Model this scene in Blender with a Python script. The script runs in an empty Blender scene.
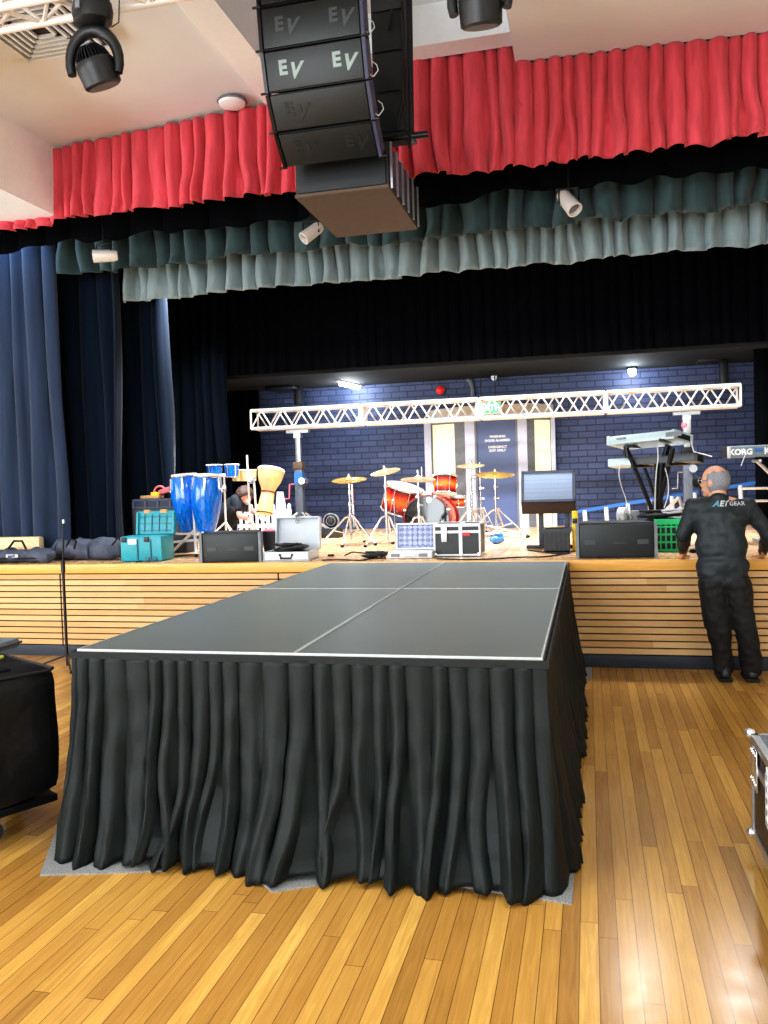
import bpy, bmesh, math, random
from mathutils import Vector, Matrix, Euler, noise
from mathutils.bvhtree import BVHTree
PI = math.pi
R = math.radians
V = Vector
SC = bpy.context.scene
COL = SC.collection

# ------------------------------------------------------------------ camera
F, EYE = 840.0, 1.62
def solve_camera():
    dx, dy, s = 204.0, 37.0, 0.03125
    D = V((dx, dy, -F)).normalized()
    t = -(dx*dx + dy*dy + F*F)/(dx + dy*s)
    X = -V((dx+t, dy+s*t, -F)).normalized()
    Z = X.cross(D)
    return X, D, Z
CX, CY, CZ = solve_camera()
def ray(px, py):
    v = V((px-384, 512-py, -F))
    return V((CX.dot(v), CY.dot(v), CZ.dot(v)))
def at(px, py, Y):                      # point seen at a pixel, on the plane at depth Y
    r = ray(px, py); k = Y/r.y
    return V((r.x*k, Y, EYE+r.z*k))
def on(px, py, z=0.9):                  # point seen at a pixel, on the level z
    r = ray(px, py); k = (z-EYE)/r.z
    return V((r.x*k, r.y*k, z))
cam = bpy.data.cameras.new('camera')
cam.sensor_fit = 'VERTICAL'; cam.sensor_height = 24.0; cam.lens = 24.0*F/1024
cam.clip_start = 0.05; cam.clip_end = 100
camo = bpy.data.objects.new('camera', cam); COL.objects.link(camo)
camo.matrix_world = Matrix(((CX.x, CX.y, CX.z, 0), (CY.x, CY.y, CY.z, 0), (CZ.x, CZ.y, CZ.z, EYE), (0, 0, 0, 1)))
SC.camera = camo

# ------------------------------------------------------------------ materials
MATS = {}
def lin(c):
    return tuple(((x/255)/12.92 if x/255 <= 0.04045 else (((x/255)+0.055)/1.055)**2.4) for x in c)
def new_mat(name):
    m = bpy.data.materials.new(name); m.use_nodes = True
    nt = m.node_tree; b = nt.nodes['Principled BSDF']
    return m, nt, b
def L(nt, a, b): nt.links.new(a, b)
def mat(name, rgb, rough=0.5, metal=0.0, var=0.12, scale=20.0, stretch=(1, 1, 1), bump=0.0, bscale=None, emit=0.0, spec=0.5, sheen=0.0, trans=0.0, dist=0.01):
    if name in MATS: return MATS[name]
    m, nt, b = new_mat(name)
    c = lin(rgb)
    tc = nt.nodes.new('ShaderNodeTexCoord'); mp = nt.nodes.new('ShaderNodeMapping')
    mp.inputs['Scale'].default_value = stretch
    L(nt, tc.outputs['Object'], mp.inputs['Vector'])
    nz = nt.nodes.new('ShaderNodeTexNoise'); nz.inputs['Scale'].default_value = scale; nz.inputs['Detail'].default_value = 4
    L(nt, mp.outputs['Vector'], nz.inputs['Vector'])
    cr = nt.nodes.new('ShaderNodeValToRGB')
    cr.color_ramp.elements[0].position = 0.3; cr.color_ramp.elements[1].position = 0.7
    cr.color_ramp.elements[0].color = (*[max(0, x*(1-var)) for x in c], 1)
    cr.color_ramp.elements[1].color = (*[min(1, x*(1+var)) for x in c], 1)
    L(nt, nz.outputs['Fac'], cr.inputs['Fac']); L(nt, cr.outputs['Color'], b.inputs['Base Color'])
    b.inputs['Roughness'].default_value = rough; b.inputs['Metallic'].default_value = metal
    b.inputs['Specular IOR Level'].default_value = spec
    if sheen: b.inputs['Sheen Weight'].default_value = sheen
    if trans: b.inputs['Transmission Weight'].default_value = trans
    if bump:
        n2 = nt.nodes.new('ShaderNodeTexNoise'); n2.inputs['Scale'].default_value = bscale or scale*4; n2.inputs['Detail'].default_value = 3
        L(nt, mp.outputs['Vector'], n2.inputs['Vector'])
        bp = nt.nodes.new('ShaderNodeBump'); bp.inputs['Strength'].default_value = bump; bp.inputs['Distance'].default_value = dist
        L(nt, n2.outputs['Fac'], bp.inputs['Height']); L(nt, bp.outputs['Normal'], b.inputs['Normal'])
    if emit:
        b.inputs['Emission Color'].default_value = (*c, 1); b.inputs['Emission Strength'].default_value = emit
    MATS[name] = m
    return m

def math_node(nt, op, a, b=None):
    n = nt.nodes.new('ShaderNodeMath'); n.operation = op
    for i, v in enumerate((a, b)):
        if v is None: continue
        if isinstance(v, (int, float)): n.inputs[i].default_value = v
        else: L(nt, v, n.inputs[i])
    return n.outputs[0]

def board_mat(name, ramp, w, length, rough, gap=0.03, axis='X', bump=0.15, grain=1.0, spec=0.5, patch=0.0):
    """Strip boards: across `axis`, running along the other horizontal axis."""
    m, nt, b = new_mat(name)
    tc = nt.nodes.new('ShaderNodeTexCoord'); sp = nt.nodes.new('ShaderNodeSeparateXYZ')
    L(nt, tc.outputs['Object'], sp.inputs[0])
    u, v = (sp.outputs['X'], sp.outputs['Y']) if axis == 'X' else (sp.outputs['Y'], sp.outputs['X'])
    if axis == 'Z': u, v = sp.outputs['Z'], sp.outputs['X']
    uw = math_node(nt, 'DIVIDE', u, w); iu = math_node(nt, 'FLOOR', uw); fu = math_node(nt, 'SUBTRACT', uw, iu)
    wn = nt.nodes.new('ShaderNodeTexWhiteNoise'); wn.noise_dimensions = '1D'; L(nt, iu, wn.inputs['W'])
    off = math_node(nt, 'MULTIPLY', wn.outputs['Value'], 7.3)
    vl = math_node(nt, 'ADD', math_node(nt, 'DIVIDE', v, length), off)
    iv = math_node(nt, 'FLOOR', vl); fv = math_node(nt, 'SUBTRACT', vl, iv)
    cb = nt.nodes.new('ShaderNodeCombineXYZ'); L(nt, iu, cb.inputs[0]); L(nt, iv, cb.inputs[1])
    w2 = nt.nodes.new('ShaderNodeTexWhiteNoise'); w2.noise_dimensions = '2D'; L(nt, cb.outputs[0], w2.inputs['Vector'])
    # grain
    cg = nt.nodes.new('ShaderNodeCombineXYZ')
    L(nt, math_node(nt, 'MULTIPLY', u, 60.0), cg.inputs[0]); L(nt, math_node(nt, 'MULTIPLY', v, 3.0), cg.inputs[1])
    L(nt, math_node(nt, 'MULTIPLY', w2.outputs['Value'], 50.0), cg.inputs[2])
    nz = nt.nodes.new('ShaderNodeTexNoise'); nz.inputs['Scale'].default_value = 1.0; nz.inputs['Detail'].default_value = 5; nz.inputs['Distortion'].default_value = 1.2
    L(nt, cg.outputs[0], nz.inputs['Vector'])
    mixv = math_node(nt, 'ADD', math_node(nt, 'ADD', math_node(nt, 'MULTIPLY', w2.outputs['Value'], 0.52), 0.04),
                     math_node(nt, 'MULTIPLY', math_node(nt, 'SUBTRACT', nz.outputs['Fac'], 0.2), 0.6*grain))
    if patch:
        n3 = nt.nodes.new('ShaderNodeTexNoise'); n3.inputs['Scale'].default_value = 0.9; n3.inputs['Detail'].default_value = 6
        L(nt, tc.outputs['Object'], n3.inputs['Vector'])
        mixv = math_node(nt, 'ADD', mixv, math_node(nt, 'MULTIPLY', math_node(nt, 'SUBTRACT', n3.outputs['Fac'], 0.5), patch))
    cr = nt.nodes.new('ShaderNodeValToRGB'); els = cr.color_ramp.elements
    while len(els) < len(ramp): els.new(0.5)
    for e, (p, c) in zip(els, ramp): e.position = p; e.color = (*lin(c), 1)
    L(nt, mixv, cr.inputs['Fac'])
    g1 = math_node(nt, 'LESS_THAN', fu, gap); g2 = math_node(nt, 'LESS_THAN', fv, gap*w/length)
    g = math_node(nt, 'MAXIMUM', g1, g2)
    mx = nt.nodes.new('ShaderNodeMixRGB'); L(nt, math_node(nt, 'MULTIPLY', g, 0.75), mx.inputs['Fac'])
    L(nt, cr.outputs['Color'], mx.inputs['Color1']); mx.inputs['Color2'].default_value = (*lin((58, 30, 12)), 1)
    L(nt, mx.outputs['Color'], b.inputs['Base Color'])
    n4 = nt.nodes.new('ShaderNodeTexNoise'); n4.inputs['Scale'].default_value = 14; n4.inputs['Detail'].default_value = 6
    L(nt, tc.outputs['Object'], n4.inputs['Vector'])
    L(nt, math_node(nt, 'ADD', rough-0.06, math_node(nt, 'MULTIPLY', n4.outputs['Fac'], 0.16)), b.inputs['Roughness'])
    b.inputs['Specular IOR Level'].default_value = spec
    bp = nt.nodes.new('ShaderNodeBump'); bp.inputs['Strength'].default_value = bump; bp.inputs['Distance'].default_value = 0.004
    hh = math_node(nt, 'SUBTRACT', math_node(nt, 'MULTIPLY', n4.outputs['Fac'], 0.5), g)
    L(nt, hh, bp.inputs['Height']); L(nt, bp.outputs['Normal'], b.inputs['Normal'])
    return m

def brick_mat():
    m, nt, b = new_mat('painted navy brick')
    tc = nt.nodes.new('ShaderNodeTexCoord'); sp = nt.nodes.new('ShaderNodeSeparateXYZ'); L(nt, tc.outputs['Object'], sp.inputs[0])
    cb = nt.nodes.new('ShaderNodeCombineXYZ'); L(nt, sp.outputs['X'], cb.inputs[0]); L(nt, sp.outputs['Z'], cb.inputs[1])
    br = nt.nodes.new('ShaderNodeTexBrick'); L(nt, cb.outputs[0], br.inputs['Vector'])
    br.inputs['Scale'].default_value = 1.0; br.inputs['Brick Width'].default_value = 0.25; br.inputs['Row Height'].default_value = 0.090
    br.inputs['Mortar Size'].default_value = 0.008; br.inputs['Mortar Smooth'].default_value = 0.3; br.inputs['Bias'].default_value = 0
    br.inputs['Color1'].default_value = (*lin((74, 88, 128)), 1); br.inputs['Color2'].default_value = (*lin((64, 78, 116)), 1)
    br.inputs['Mortar'].default_value = (*lin((40, 49, 76)), 1)
    nz = nt.nodes.new('ShaderNodeTexNoise'); nz.inputs['Scale'].default_value = 1.6; nz.inputs['Detail'].default_value = 5; L(nt, tc.outputs['Object'], nz.inputs['Vector'])
    mx = nt.nodes.new('ShaderNodeMixRGB'); mx.blend_type = 'MULTIPLY'; mx.inputs['Fac'].default_value = 0.5
    L(nt, br.outputs['Color'], mx.inputs['Color1'])
    cr = nt.nodes.new('ShaderNodeValToRGB'); cr.color_ramp.elements[0].position = 0.3; cr.color_ramp.elements[0].color = (0.45, 0.5, 0.5, 1); cr.color_ramp.elements[1].position = 0.65
    L(nt, nz.outputs['Fac'], cr.inputs['Fac']); L(nt, cr.outputs['Color'], mx.inputs['Color2'])
    L(nt, mx.outputs['Color'], b.inputs['Base Color'])
    b.inputs['Roughness'].default_value = 0.55
    bp = nt.nodes.new('ShaderNodeBump'); bp.inputs['Strength'].default_value = 0.8; bp.inputs['Distance'].default_value = 0.008; bp.invert = True
    L(nt, br.outputs['Fac'], bp.inputs['Height']); L(nt, bp.outputs['Normal'], b.inputs['Normal'])
    return m

def ramp_attr_mat(name, ramp, rough=0.2, attr='t', coat=0.6):
    m, nt, b = new_mat(name)
    a = nt.nodes.new('ShaderNodeAttribute'); a.attribute_name = attr
    tc = nt.nodes.new('ShaderNodeTexCoord'); nz = nt.nodes.new('ShaderNodeTexNoise'); nz.inputs['Scale'].default_value = 30; L(nt, tc.outputs['Object'], nz.inputs['Vector'])
    f = math_node(nt, 'ADD', a.outputs['Fac'], math_node(nt, 'MULTIPLY', math_node(nt, 'SUBTRACT', nz.outputs['Fac'], 0.5), 0.12))
    cr = nt.nodes.new('ShaderNodeValToRGB'); els = cr.color_ramp.elements
    while len(els) < len(ramp): els.new(0.5)
    for e, (p, c) in zip(els, ramp): e.position = p; e.color = (*lin(c), 1)
    L(nt, f, cr.inputs['Fac']); L(nt, cr.outputs['Color'], b.inputs['Base Color'])
    b.inputs['Roughness'].default_value = rough; b.inputs['Coat Weight'].default_value = coat; b.inputs['Coat Roughness'].default_value = 0.1
    return m

def egg_foam_mat():
    m, nt, b = new_mat('lavender convoluted foam')
    tc = nt.nodes.new('ShaderNodeTexCoord'); mp = nt.nodes.new('ShaderNodeMapping'); mp.inputs['Rotation'].default_value = (0, R(45), 0)
    L(nt, tc.outputs['Object'], mp.inputs['Vector'])
    ck = nt.nodes.new('ShaderNodeTexChecker'); ck.inputs['Scale'].default_value = 28; L(nt, mp.outputs['Vector'], ck.inputs['Vector'])
    ck.inputs['Color1'].default_value = (*lin((190, 196, 224)), 1); ck.inputs['Color2'].default_value = (*lin((140, 148, 186)), 1)
    L(nt, ck.outputs['Color'], b.inputs['Base Color']); b.inputs['Roughness'].default_value = 0.9
    return m

def perforated_mat(name, c1, c2, rough=0.4, scale=150):
    m, nt, b = new_mat(name)
    tc = nt.nodes.new('ShaderNodeTexCoord'); vo = nt.nodes.new('ShaderNodeTexVoronoi'); vo.inputs['Scale'].default_value = scale; vo.inputs['Randomness'].default_value = 0.15
    L(nt, tc.outputs['Object'], vo.inputs['Vector'])
    cr = nt.nodes.new('ShaderNodeValToRGB'); cr.color_ramp.elements[0].position = 0.28; cr.color_ramp.elements[1].position = 0.42
    cr.color_ramp.elements[0].color = (*lin(c2), 1); cr.color_ramp.elements[1].color = (*lin(c1), 1)
    L(nt, vo.outputs['Distance'], cr.inputs['Fac']); L(nt, cr.outputs['Color'], b.inputs['Base Color'])
    b.inputs['Roughness'].default_value = rough
    return m

M_WHITE = mat('white plaster', (226, 218, 206), 0.85, var=0.03, scale=3, bump=0.05)
M_CEIL = mat('cream ceiling', (228, 236, 242), 0.9, var=0.03, scale=2)
M_WALL = mat('cream wall', (225, 220, 210), 0.9, var=0.03, scale=2)
M_TRIMW = mat('white trim paint', (244, 249, 255), 0.6, var=0.02)
M_RED = mat('red velvet', (208, 78, 90), 0.8, spec=0.2, var=0.16, scale=7, stretch=(3, 3, 0.4), sheen=0.15, bump=0.1, bscale=90)
M_GREEN1 = mat('dark green velvet', (54, 74, 76), 0.75, var=0.18, scale=5, stretch=(3, 3, 0.5), sheen=0.2, spec=0.2)
M_GREEN2 = mat('front-lit green velvet', (134, 152, 156), 0.75, var=0.15, scale=5, stretch=(3, 3, 0.5), sheen=0.5)  # front light on the lower valance painted in as a paler green
M_BLACKV = mat('black velvet', (5, 7, 11), 0.95, spec=0.08, var=0.2, scale=6)
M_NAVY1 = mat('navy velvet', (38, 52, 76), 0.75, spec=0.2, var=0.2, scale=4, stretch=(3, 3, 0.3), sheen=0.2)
M_NAVY2 = mat('half-shaded navy velvet', (16, 30, 48), 0.85, spec=0.1, var=0.22, scale=4, stretch=(3, 3, 0.3), sheen=0.1)
M_NAVY3 = mat('deeply shaded navy velvet', (3, 9, 18), 0.9, spec=0.08, var=0.22, scale=4, stretch=(3, 3, 0.3))  # side curtains share one navy velvet; shade toward the rear is painted darker
M_SKIRT = mat('black skirt cloth', (19, 25, 25), 0.6, spec=0.3, var=0.15, scale=60, bump=0.12, bscale=260, dist=0.003)
M_SKIRT2 = mat('black hook tape', (22, 24, 26), 0.8)
M_ALU = mat('brushed aluminium', (200, 202, 205), 0.32, metal=0.9, var=0.08, scale=40)
M_WALU = mat('pale aluminium', (232, 226, 220), 0.4, metal=0.25, var=0.05, scale=40)
M_CHROME = mat('chrome', (225, 226, 230), 0.15, metal=0.85, var=0.05)
M_BLK = mat('black plastic', (22, 23, 26), 0.42, var=0.15)
M_BLKM = mat('black metal', (20, 21, 24), 0.35, metal=0.3, var=0.15)
M_BOXBLK = mat('black cabinet paint', (24, 26, 30), 0.6, var=0.15, scale=60, bump=0.2, bscale=300, dist=0.002)
M_SPKSIDE = mat('slate cabinet side', (66, 68, 92), 0.6, var=0.1)
M_GRILLE = perforated_mat('black speaker grille', (27, 32, 34), (12, 13, 15), 0.45, 120)
M_RUB = mat('black rubber', (14, 14, 15), 0.8)
M_CABLE = mat('black cable', (16, 16, 18), 0.5)
M_WCABLE = mat('white cable', (220, 220, 222), 0.5)
M_TAN = mat('brown plywood', (86, 70, 56), 0.7, var=0.1, scale=12)
M_DECK = mat('dark phenolic plywood', (42, 39, 36), 0.42, var=0.3, scale=2.2, bump=0.2, bscale=160, spec=0.9, sheen=0.27, dist=0.002)
_b = M_DECK.node_tree.nodes['Principled BSDF']; _b.inputs['Sheen Roughness'].default_value = 0.28; _b.inputs['Sheen Tint'].default_value = (0.88, 1.0, 0.95, 1)
M_FLOOR = board_mat('hall strip floor', [(0.0, (136, 96, 44)), (0.4, (172, 126, 62)), (0.7, (196, 150, 76)), (1.0, (226, 188, 104))], 0.064, 1.7, 0.2, gap=0.045, bump=0.12, patch=0.5)
M_SLAT = board_mat('oak slat', [(0.0, (186, 142, 88)), (0.5, (212, 170, 116)), (1.0, (228, 192, 142))], 0.0585, 2.4, 0.5, gap=0.0, axis='Z', bump=0.03)
M_EDGE = mat('golden timber edge', (226, 168, 84), 0.35, var=0.12, scale=6, stretch=(0.5, 4, 8))
M_STAGEFL = board_mat('stage strip floor', [(0.0, (176, 132, 92)), (0.5, (206, 166, 124)), (1.0, (228, 196, 156))], 0.08, 2.0, 0.25, gap=0.03, bump=0.08)
M_DARKBASE = mat('dark slate skirting', (44, 52, 64), 0.5, var=0.1)
M_BRICK = brick_mat()
M_VOID = mat('black painted surface', (8, 9, 12), 0.9)
M_SOFFIT = mat('black stage ceiling', (26, 32, 36), 0.8, var=0.3, scale=1.5)
M_CARPET = mat('grey fleck carpet', (136, 136, 134), 0.95, var=0.45, scale=160, bump=0.5, bscale=300)
M_LOGO1 = mat('bright logo', (140, 156, 152), 0.5)
M_LOGO2 = mat('mid grey logo', (62, 68, 68), 0.5)  # mid grey tone for the dimmer logos and small plates
M_LOGO3 = mat('dark logo', (28, 32, 34), 0.5)
M_SKIN = mat('skin', (214, 160, 132), 0.5, var=0.08, scale=30)
M_SKIN2 = mat('pale skin', (224, 180, 172), 0.5, var=0.06)
M_JACKET = mat('black jacket cloth', (28, 37, 42), 0.6, var=0.15, scale=40, bump=0.2, bscale=18, dist=0.01)
M_TROUS = mat('black trouser cloth', (13, 14, 17), 0.75, var=0.15, scale=40)
M_WTEXT = mat('white print', (235, 238, 240), 0.5)
M_BTEXT = mat('pale blue print', (120, 190, 225), 0.5)
M_GREY = mat('grey plastic', (120, 124, 130), 0.5)
M_LGREY = mat('light grey vinyl', (200, 206, 214), 0.5, var=0.04)
M_NAVYDOOR = mat('navy door paint', (86, 102, 144), 0.45, var=0.08, scale=3)
M_LAV = mat('pale lavender frame paint', (204, 210, 232), 0.5, var=0.04)
M_PALEYEL = mat('glowing pale yellow pane', (240, 234, 196), 0.7, var=0.03, emit=0.35)  # pane given a faint glow for the yellow wall seen through it
M_TEAL = mat('teal plastic', (30, 148, 164), 0.4, var=0.06)
M_TEALD = mat('dark teal plastic', (16, 96, 108), 0.45, var=0.06)
M_BLUE = mat('blue drum lacquer', (14, 112, 232), 0.1, var=0.55, scale=14, stretch=(5, 5, 0.9), spec=0.7)
M_HIDE = mat('cream drum head', (236, 226, 210), 0.5, var=0.06)
M_WOODP = mat('pale turned wood', (230, 200, 140), 0.4, var=0.14, scale=8, stretch=(5, 5, 0.7))
M_BRASS = mat('brass cymbal', (216, 172, 84), 0.25, metal=0.85, var=0.15, scale=30)
M_BRASSP = mat('pale cymbal', (214, 176, 136), 0.25, metal=0.7, var=0.1, scale=30)
M_SUN = ramp_attr_mat('sunburst drum lacquer', [(0.0, (40, 6, 8)), (0.22, (170, 16, 18)), (0.5, (250, 120, 30)), (0.78, (180, 20, 18)), (1.0, (30, 5, 6))])
M_HEADW = mat('white drum skin', (240, 242, 246), 0.4, var=0.03)
M_HEADB = mat('black drum skin', (10, 14, 16), 0.08, var=0.1, spec=0.8)
M_SILCASE = mat('silver case vinyl', (206, 210, 214), 0.4, metal=0.1, var=0.05)
M_FOAM = egg_foam_mat()
M_BAG = mat('charcoal nylon bag', (70, 76, 92), 0.65, var=0.25, scale=9, bump=0.6, bscale=10, dist=0.03)
M_PAD = mat('black padded nylon', (17, 18, 20), 0.45, spec=0.3, var=0.2, scale=5, bump=0.35, bscale=5, dist=0.05)
M_CRATEG = mat('green plastic crate', (28, 190, 116), 0.45, var=0.05)
M_LADBLUE = mat('blue ladder rail', (50, 104, 172), 0.4, var=0.06)
M_KEYW = mat('pale silver keyboard shell', (178, 196, 200), 0.35, metal=0.2, var=0.06)
M_KEYD = mat('dark grey keyboard shell', (60, 66, 72), 0.4, var=0.08)
M_YELLOW = mat('yellow plastic', (236, 200, 30), 0.5)
M_PINK = mat('pink plastic', (226, 110, 120), 0.5)
M_EXIT = mat('green exit face', (70, 190, 120), 0.5, emit=1.2)
M_EXITW = mat('white exit lettering', (240, 255, 245), 0.5, emit=1.5)
M_TUBE = mat('lit tube', (235, 245, 255), 0.4, emit=30)
M_ALARM = mat('glowing red alarm plastic', (210, 40, 40), 0.4, emit=0.2)  # faint glow added to the plastic; the sounder is no lamp
M_HAIRB = mat('brown hair', (70, 52, 46), 0.7, var=0.3, scale=60)
M_HAIRG = mat('grey hair', (134, 134, 140), 0.8, var=0.3, scale=120)
M_PANEL = mat('ceiling panel light', (255, 250, 240), 0.5, emit=3)

# ------------------------------------------------------------------ builders
def frame_z(p, d, spin=0.0):
    d = V(d).normalized(); q = d.to_track_quat('Z', 'Y').to_matrix().to_4x4()
    return Matrix.Translation(V(p)) @ q @ Matrix.Rotation(spin, 4, 'Z')
class MB:
    def __init__(s):
        s.bm = bmesh.new(); s.t = s.bm.verts.layers.float.new('t')
    def box(s, c, size, rot=(0, 0, 0), M=None, bev=0.0):
        T = (M or Matrix()) @ Matrix.Translation(V(c)) @ Euler(rot).to_matrix().to_4x4()
        h = [x/2 for x in size]
        r = bmesh.ops.create_cube(s.bm, size=1.0)
        vs = r['verts']
        for v in vs: v.co = V((v.co.x*size[0], v.co.y*size[1], v.co.z*size[2]))
        if bev:
            es = list({e for v in vs for e in v.link_edges})
            rb = bmesh.ops.bevel(s.bm, geom=es, offset=bev, segments=2, affect='EDGES', profile=0.6)
            vs = list({v for f in rb['faces'] for v in f.verts} | {v for v in vs if v.is_valid})
        for v in vs: v.co = T @ v.co
        return s
    def rect(s, p0, p1, bev=0.0):           # axis aligned box from two corners
        p0, p1 = V(p0), V(p1)
        return s.box((p0+p1)/2, [abs(a) for a in (p1-p0)], bev=bev)
    def cone(s, p0, p1, r0, r1=None, seg=12, cap=True):
        p0, p1 = V(p0), V(p1); r1 = r0 if r1 is None else r1
        M = frame_z(p0, p1-p0); h = (p1-p0).length
        s.lathe([(r0, 0), (r1, h)], M, seg, cap); return s
    def lathe(s, prof, M=None, seg=20, cap=True, arc=None):
        M = M or Matrix(); rings = []
        z0, z1 = prof[0][1], prof[-1][1]; n = len(prof)
        full = arc is None
        cnt = seg if full else seg+1
        for i, (r, z) in enumerate(prof):
            ring = []
            for k in range(cnt):
                a = 2*PI*k/seg if full else arc[0]+(arc[1]-arc[0])*k/seg
                v = s.bm.verts.new(M @ V((r*math.cos(a), r*math.sin(a), z)))
                v[s.t] = (z-z0)/(z1-z0) if z1 != z0 else 0
                ring.append(v)
            rings.append(ring)
        for a, b in zip(rings, rings[1:]):
            for k in range(seg):
                j = (k+1) % cnt
                s.bm.faces.new((a[k], a[j], b[j], b[k]))
        if cap and full:
            if prof[0][0] > 1e-5: s.bm.faces.new(list(reversed(rings[0])))
            if prof[-1][0] > 1e-5: s.bm.faces.new(rings[-1])
        return s
    def tube(s, pts, r, seg=8, radii=None):
        pts = [V(p) for p in pts]; rings = []
        for i, p in enumerate(pts):
            d = (pts[min(i+1, len(pts)-1)]-pts[max(i-1, 0)]).normalized()
            if i == 0: ref = V((0, 0, 1)) if abs(d.z) < 0.9 else V((1, 0, 0))
            a = d.cross(ref).normalized(); b = d.cross(a).normalized(); ref = -b if False else a.cross(d)
            rr = radii[i] if radii else r
            rings.append([s.bm.verts.new(p + a*rr*math.cos(2*PI*k/seg) + b*rr*math.sin(2*PI*k/seg)) for k in range(seg)])
        for x, y in zip(rings, rings[1:]):
            for k in range(seg):
                j = (k+1) % seg; s.bm.faces.new((x[k], x[j], y[j], y[k]))
        s.bm.faces.new(list(reversed(rings[0]))); s.bm.faces.new(rings[-1])
        return s
    def ball(s, c, r, rot=(0, 0, 0), seg=16, M=None):
        if not hasattr(r, '__len__'): r = (r, r, r)
        T = (M or Matrix()) @ Matrix.Translation(V(c)) @ Euler(rot).to_matrix().to_4x4() @ Matrix.Diagonal((*r, 1))
        bmesh.ops.create_uvsphere(s.bm, u_segments=seg, v_segments=max(6, seg//2+2), radius=1, matrix=T); return s
    def torus(s, M, Rm, r, seg=24, sides=8, a0=0.0, a1=2*PI):
        full = abs(a1-a0-2*PI) < 1e-6; n = seg if full else seg+1
        rings = []
        for i in range(n):
            a = a0+(a1-a0)*i/seg
            rings.append([s.bm.verts.new(M @ V(((Rm+r*math.cos(b))*math.cos(a), (Rm+r*math.cos(b))*math.sin(a), r*math.sin(b)))) for b in [2*PI*k/sides for k in range(sides)]])
        for i in range(seg):
            x, y = rings[i], rings[(i+1) % n]
            for k in range(sides):
                j = (k+1) % sides; s.bm.faces.new((x[k], y[k], y[j], x[j]))
        if not full: s.bm.faces.new(rings[0]); s.bm.faces.new(list(reversed(rings[-1])))
        return s
    def face(s, pts):
        s.bm.faces.new([s.bm.verts.new(V(p)) for p in pts]); return s
    def prism(s, poly, depth, M):            # poly in local xy, extruded along local z
        a = [s.bm.verts.new(M @ V((x, y, 0))) for x, y in poly]; b = [s.bm.verts.new(M @ V((x, y, depth))) for x, y in poly]
        s.bm.faces.new(list(reversed(a))); s.bm.faces.new(b)
        n = len(poly)
        for i in range(n):
            j = (i+1) % n; s.bm.faces.new((a[i], a[j], b[j], b[i]))
        return s
    def grid(s, fn, nu, nv):
        g = [[s.bm.verts.new(fn(i/nu, j/nv)) for j in range(nv+1)] for i in range(nu+1)]
        for i in range(nu):
            for j in range(nv): s.bm.faces.new((g[i][j], g[i+1][j], g[i+1][j+1], g[i][j+1]))
        return s
    def build(s, name, material, parent=None, smooth=True, local=False, solid=0.0, normals=True):
        bm = s.bm
        if normals: bmesh.ops.recalc_face_normals(bm, faces=bm.faces)
        me = bpy.data.meshes.new(name); o = bpy.data.objects.new(name, me); COL.objects.link(o)
        if parent is not None:
            if not local:
                r = parent; 
                while r.parent: r = r.parent
                Mi = root_matrix(r).inverted()
                for v in bm.verts: v.co = Mi @ v.co
            o.parent = parent
        else:
            xs = [v.co for v in bm.verts]
            lo = V([min(v[i] for v in xs) for i in range(3)]); hi = V([max(v[i] for v in xs) for i in range(3)])
            base = V(((lo.x+hi.x)/2, (lo.y+hi.y)/2, lo.z))
            if local is not True:
                for v in bm.verts: v.co -= base
                o.location = base
        bm.to_mesh(me); bm.free()
        if smooth:
            for p in me.polygons: p.use_smooth = True
            me.set_sharp_from_angle(angle=R(38))
        me.materials.append(material)
        if solid:
            md = o.modifiers.new('solid', 'SOLIDIFY'); md.thickness = solid; md.offset = 0
        return o
def root_matrix(o):
    return Matrix.Translation(o.location) @ o.rotation_euler.to_matrix().to_4x4()
def tag(o, label, cat, group=None, kind=None):
    o['label'] = label; o['category'] = cat
    if group: o['group'] = group
    if kind: o['kind'] = kind
    return o
def thing(name, label, cat, loc, rotz=0.0, group=None, rot=None):
    o = bpy.data.objects.new(name, None); COL.objects.link(o); o.empty_display_size = 0.1
    o.location = V(loc); o.rotation_euler = rot if rot else (0, 0, rotz)
    return tag(o, label, cat, group)
def struct(name, mb, m, **k):
    o = mb.build(name, m, **k); o['kind'] = 'structure'; return o
def part(name, mb, m, p, **k): return mb.build(name, m, p, **k)

def text_mesh(body, size, M, m, parent, name='lettering', shear=0.0, bold=0.0, extrude=0.0015, align='CENTER', spacing=1.0, project=None):
    cu = bpy.data.curves.new('txt', 'FONT'); cu.body = body; cu.size = size; cu.extrude = extrude; cu.offset = bold
    cu.align_x = align; cu.align_y = 'CENTER'; cu.shear = shear; cu.space_character = spacing; cu.resolution_u = 3
    to = bpy.data.objects.new('txt', cu); COL.objects.link(to)
    dg = bpy.context.evaluated_depsgraph_get(); dg.update()
    me = bpy.data.meshes.new_from_object(to.evaluated_get(dg)); COL.objects.unlink(to); bpy.data.objects.remove(to)
    r = parent
    while r.parent: r = r.parent
    Mi = root_matrix(r).inverted()
    for v in me.vertices:
        w = M @ v.co
        if project: w = project(w)
        v.co = Mi @ w
    me.name = name
    o = bpy.data.objects.new(name, me); COL.objects.link(o); o.parent = parent
    me.materials.clear(); me.materials.append(m)
    return o
def facing(p, rotz=0.0, pitch=0.0):
    """text plane whose front looks to -Y (towards the hall), x to the right, y up"""
    return Matrix.Translation(V(p)) @ Matrix.Rotation(rotz, 4, 'Z') @ Matrix.Rotation(PI/2+pitch, 4, 'X')

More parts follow.
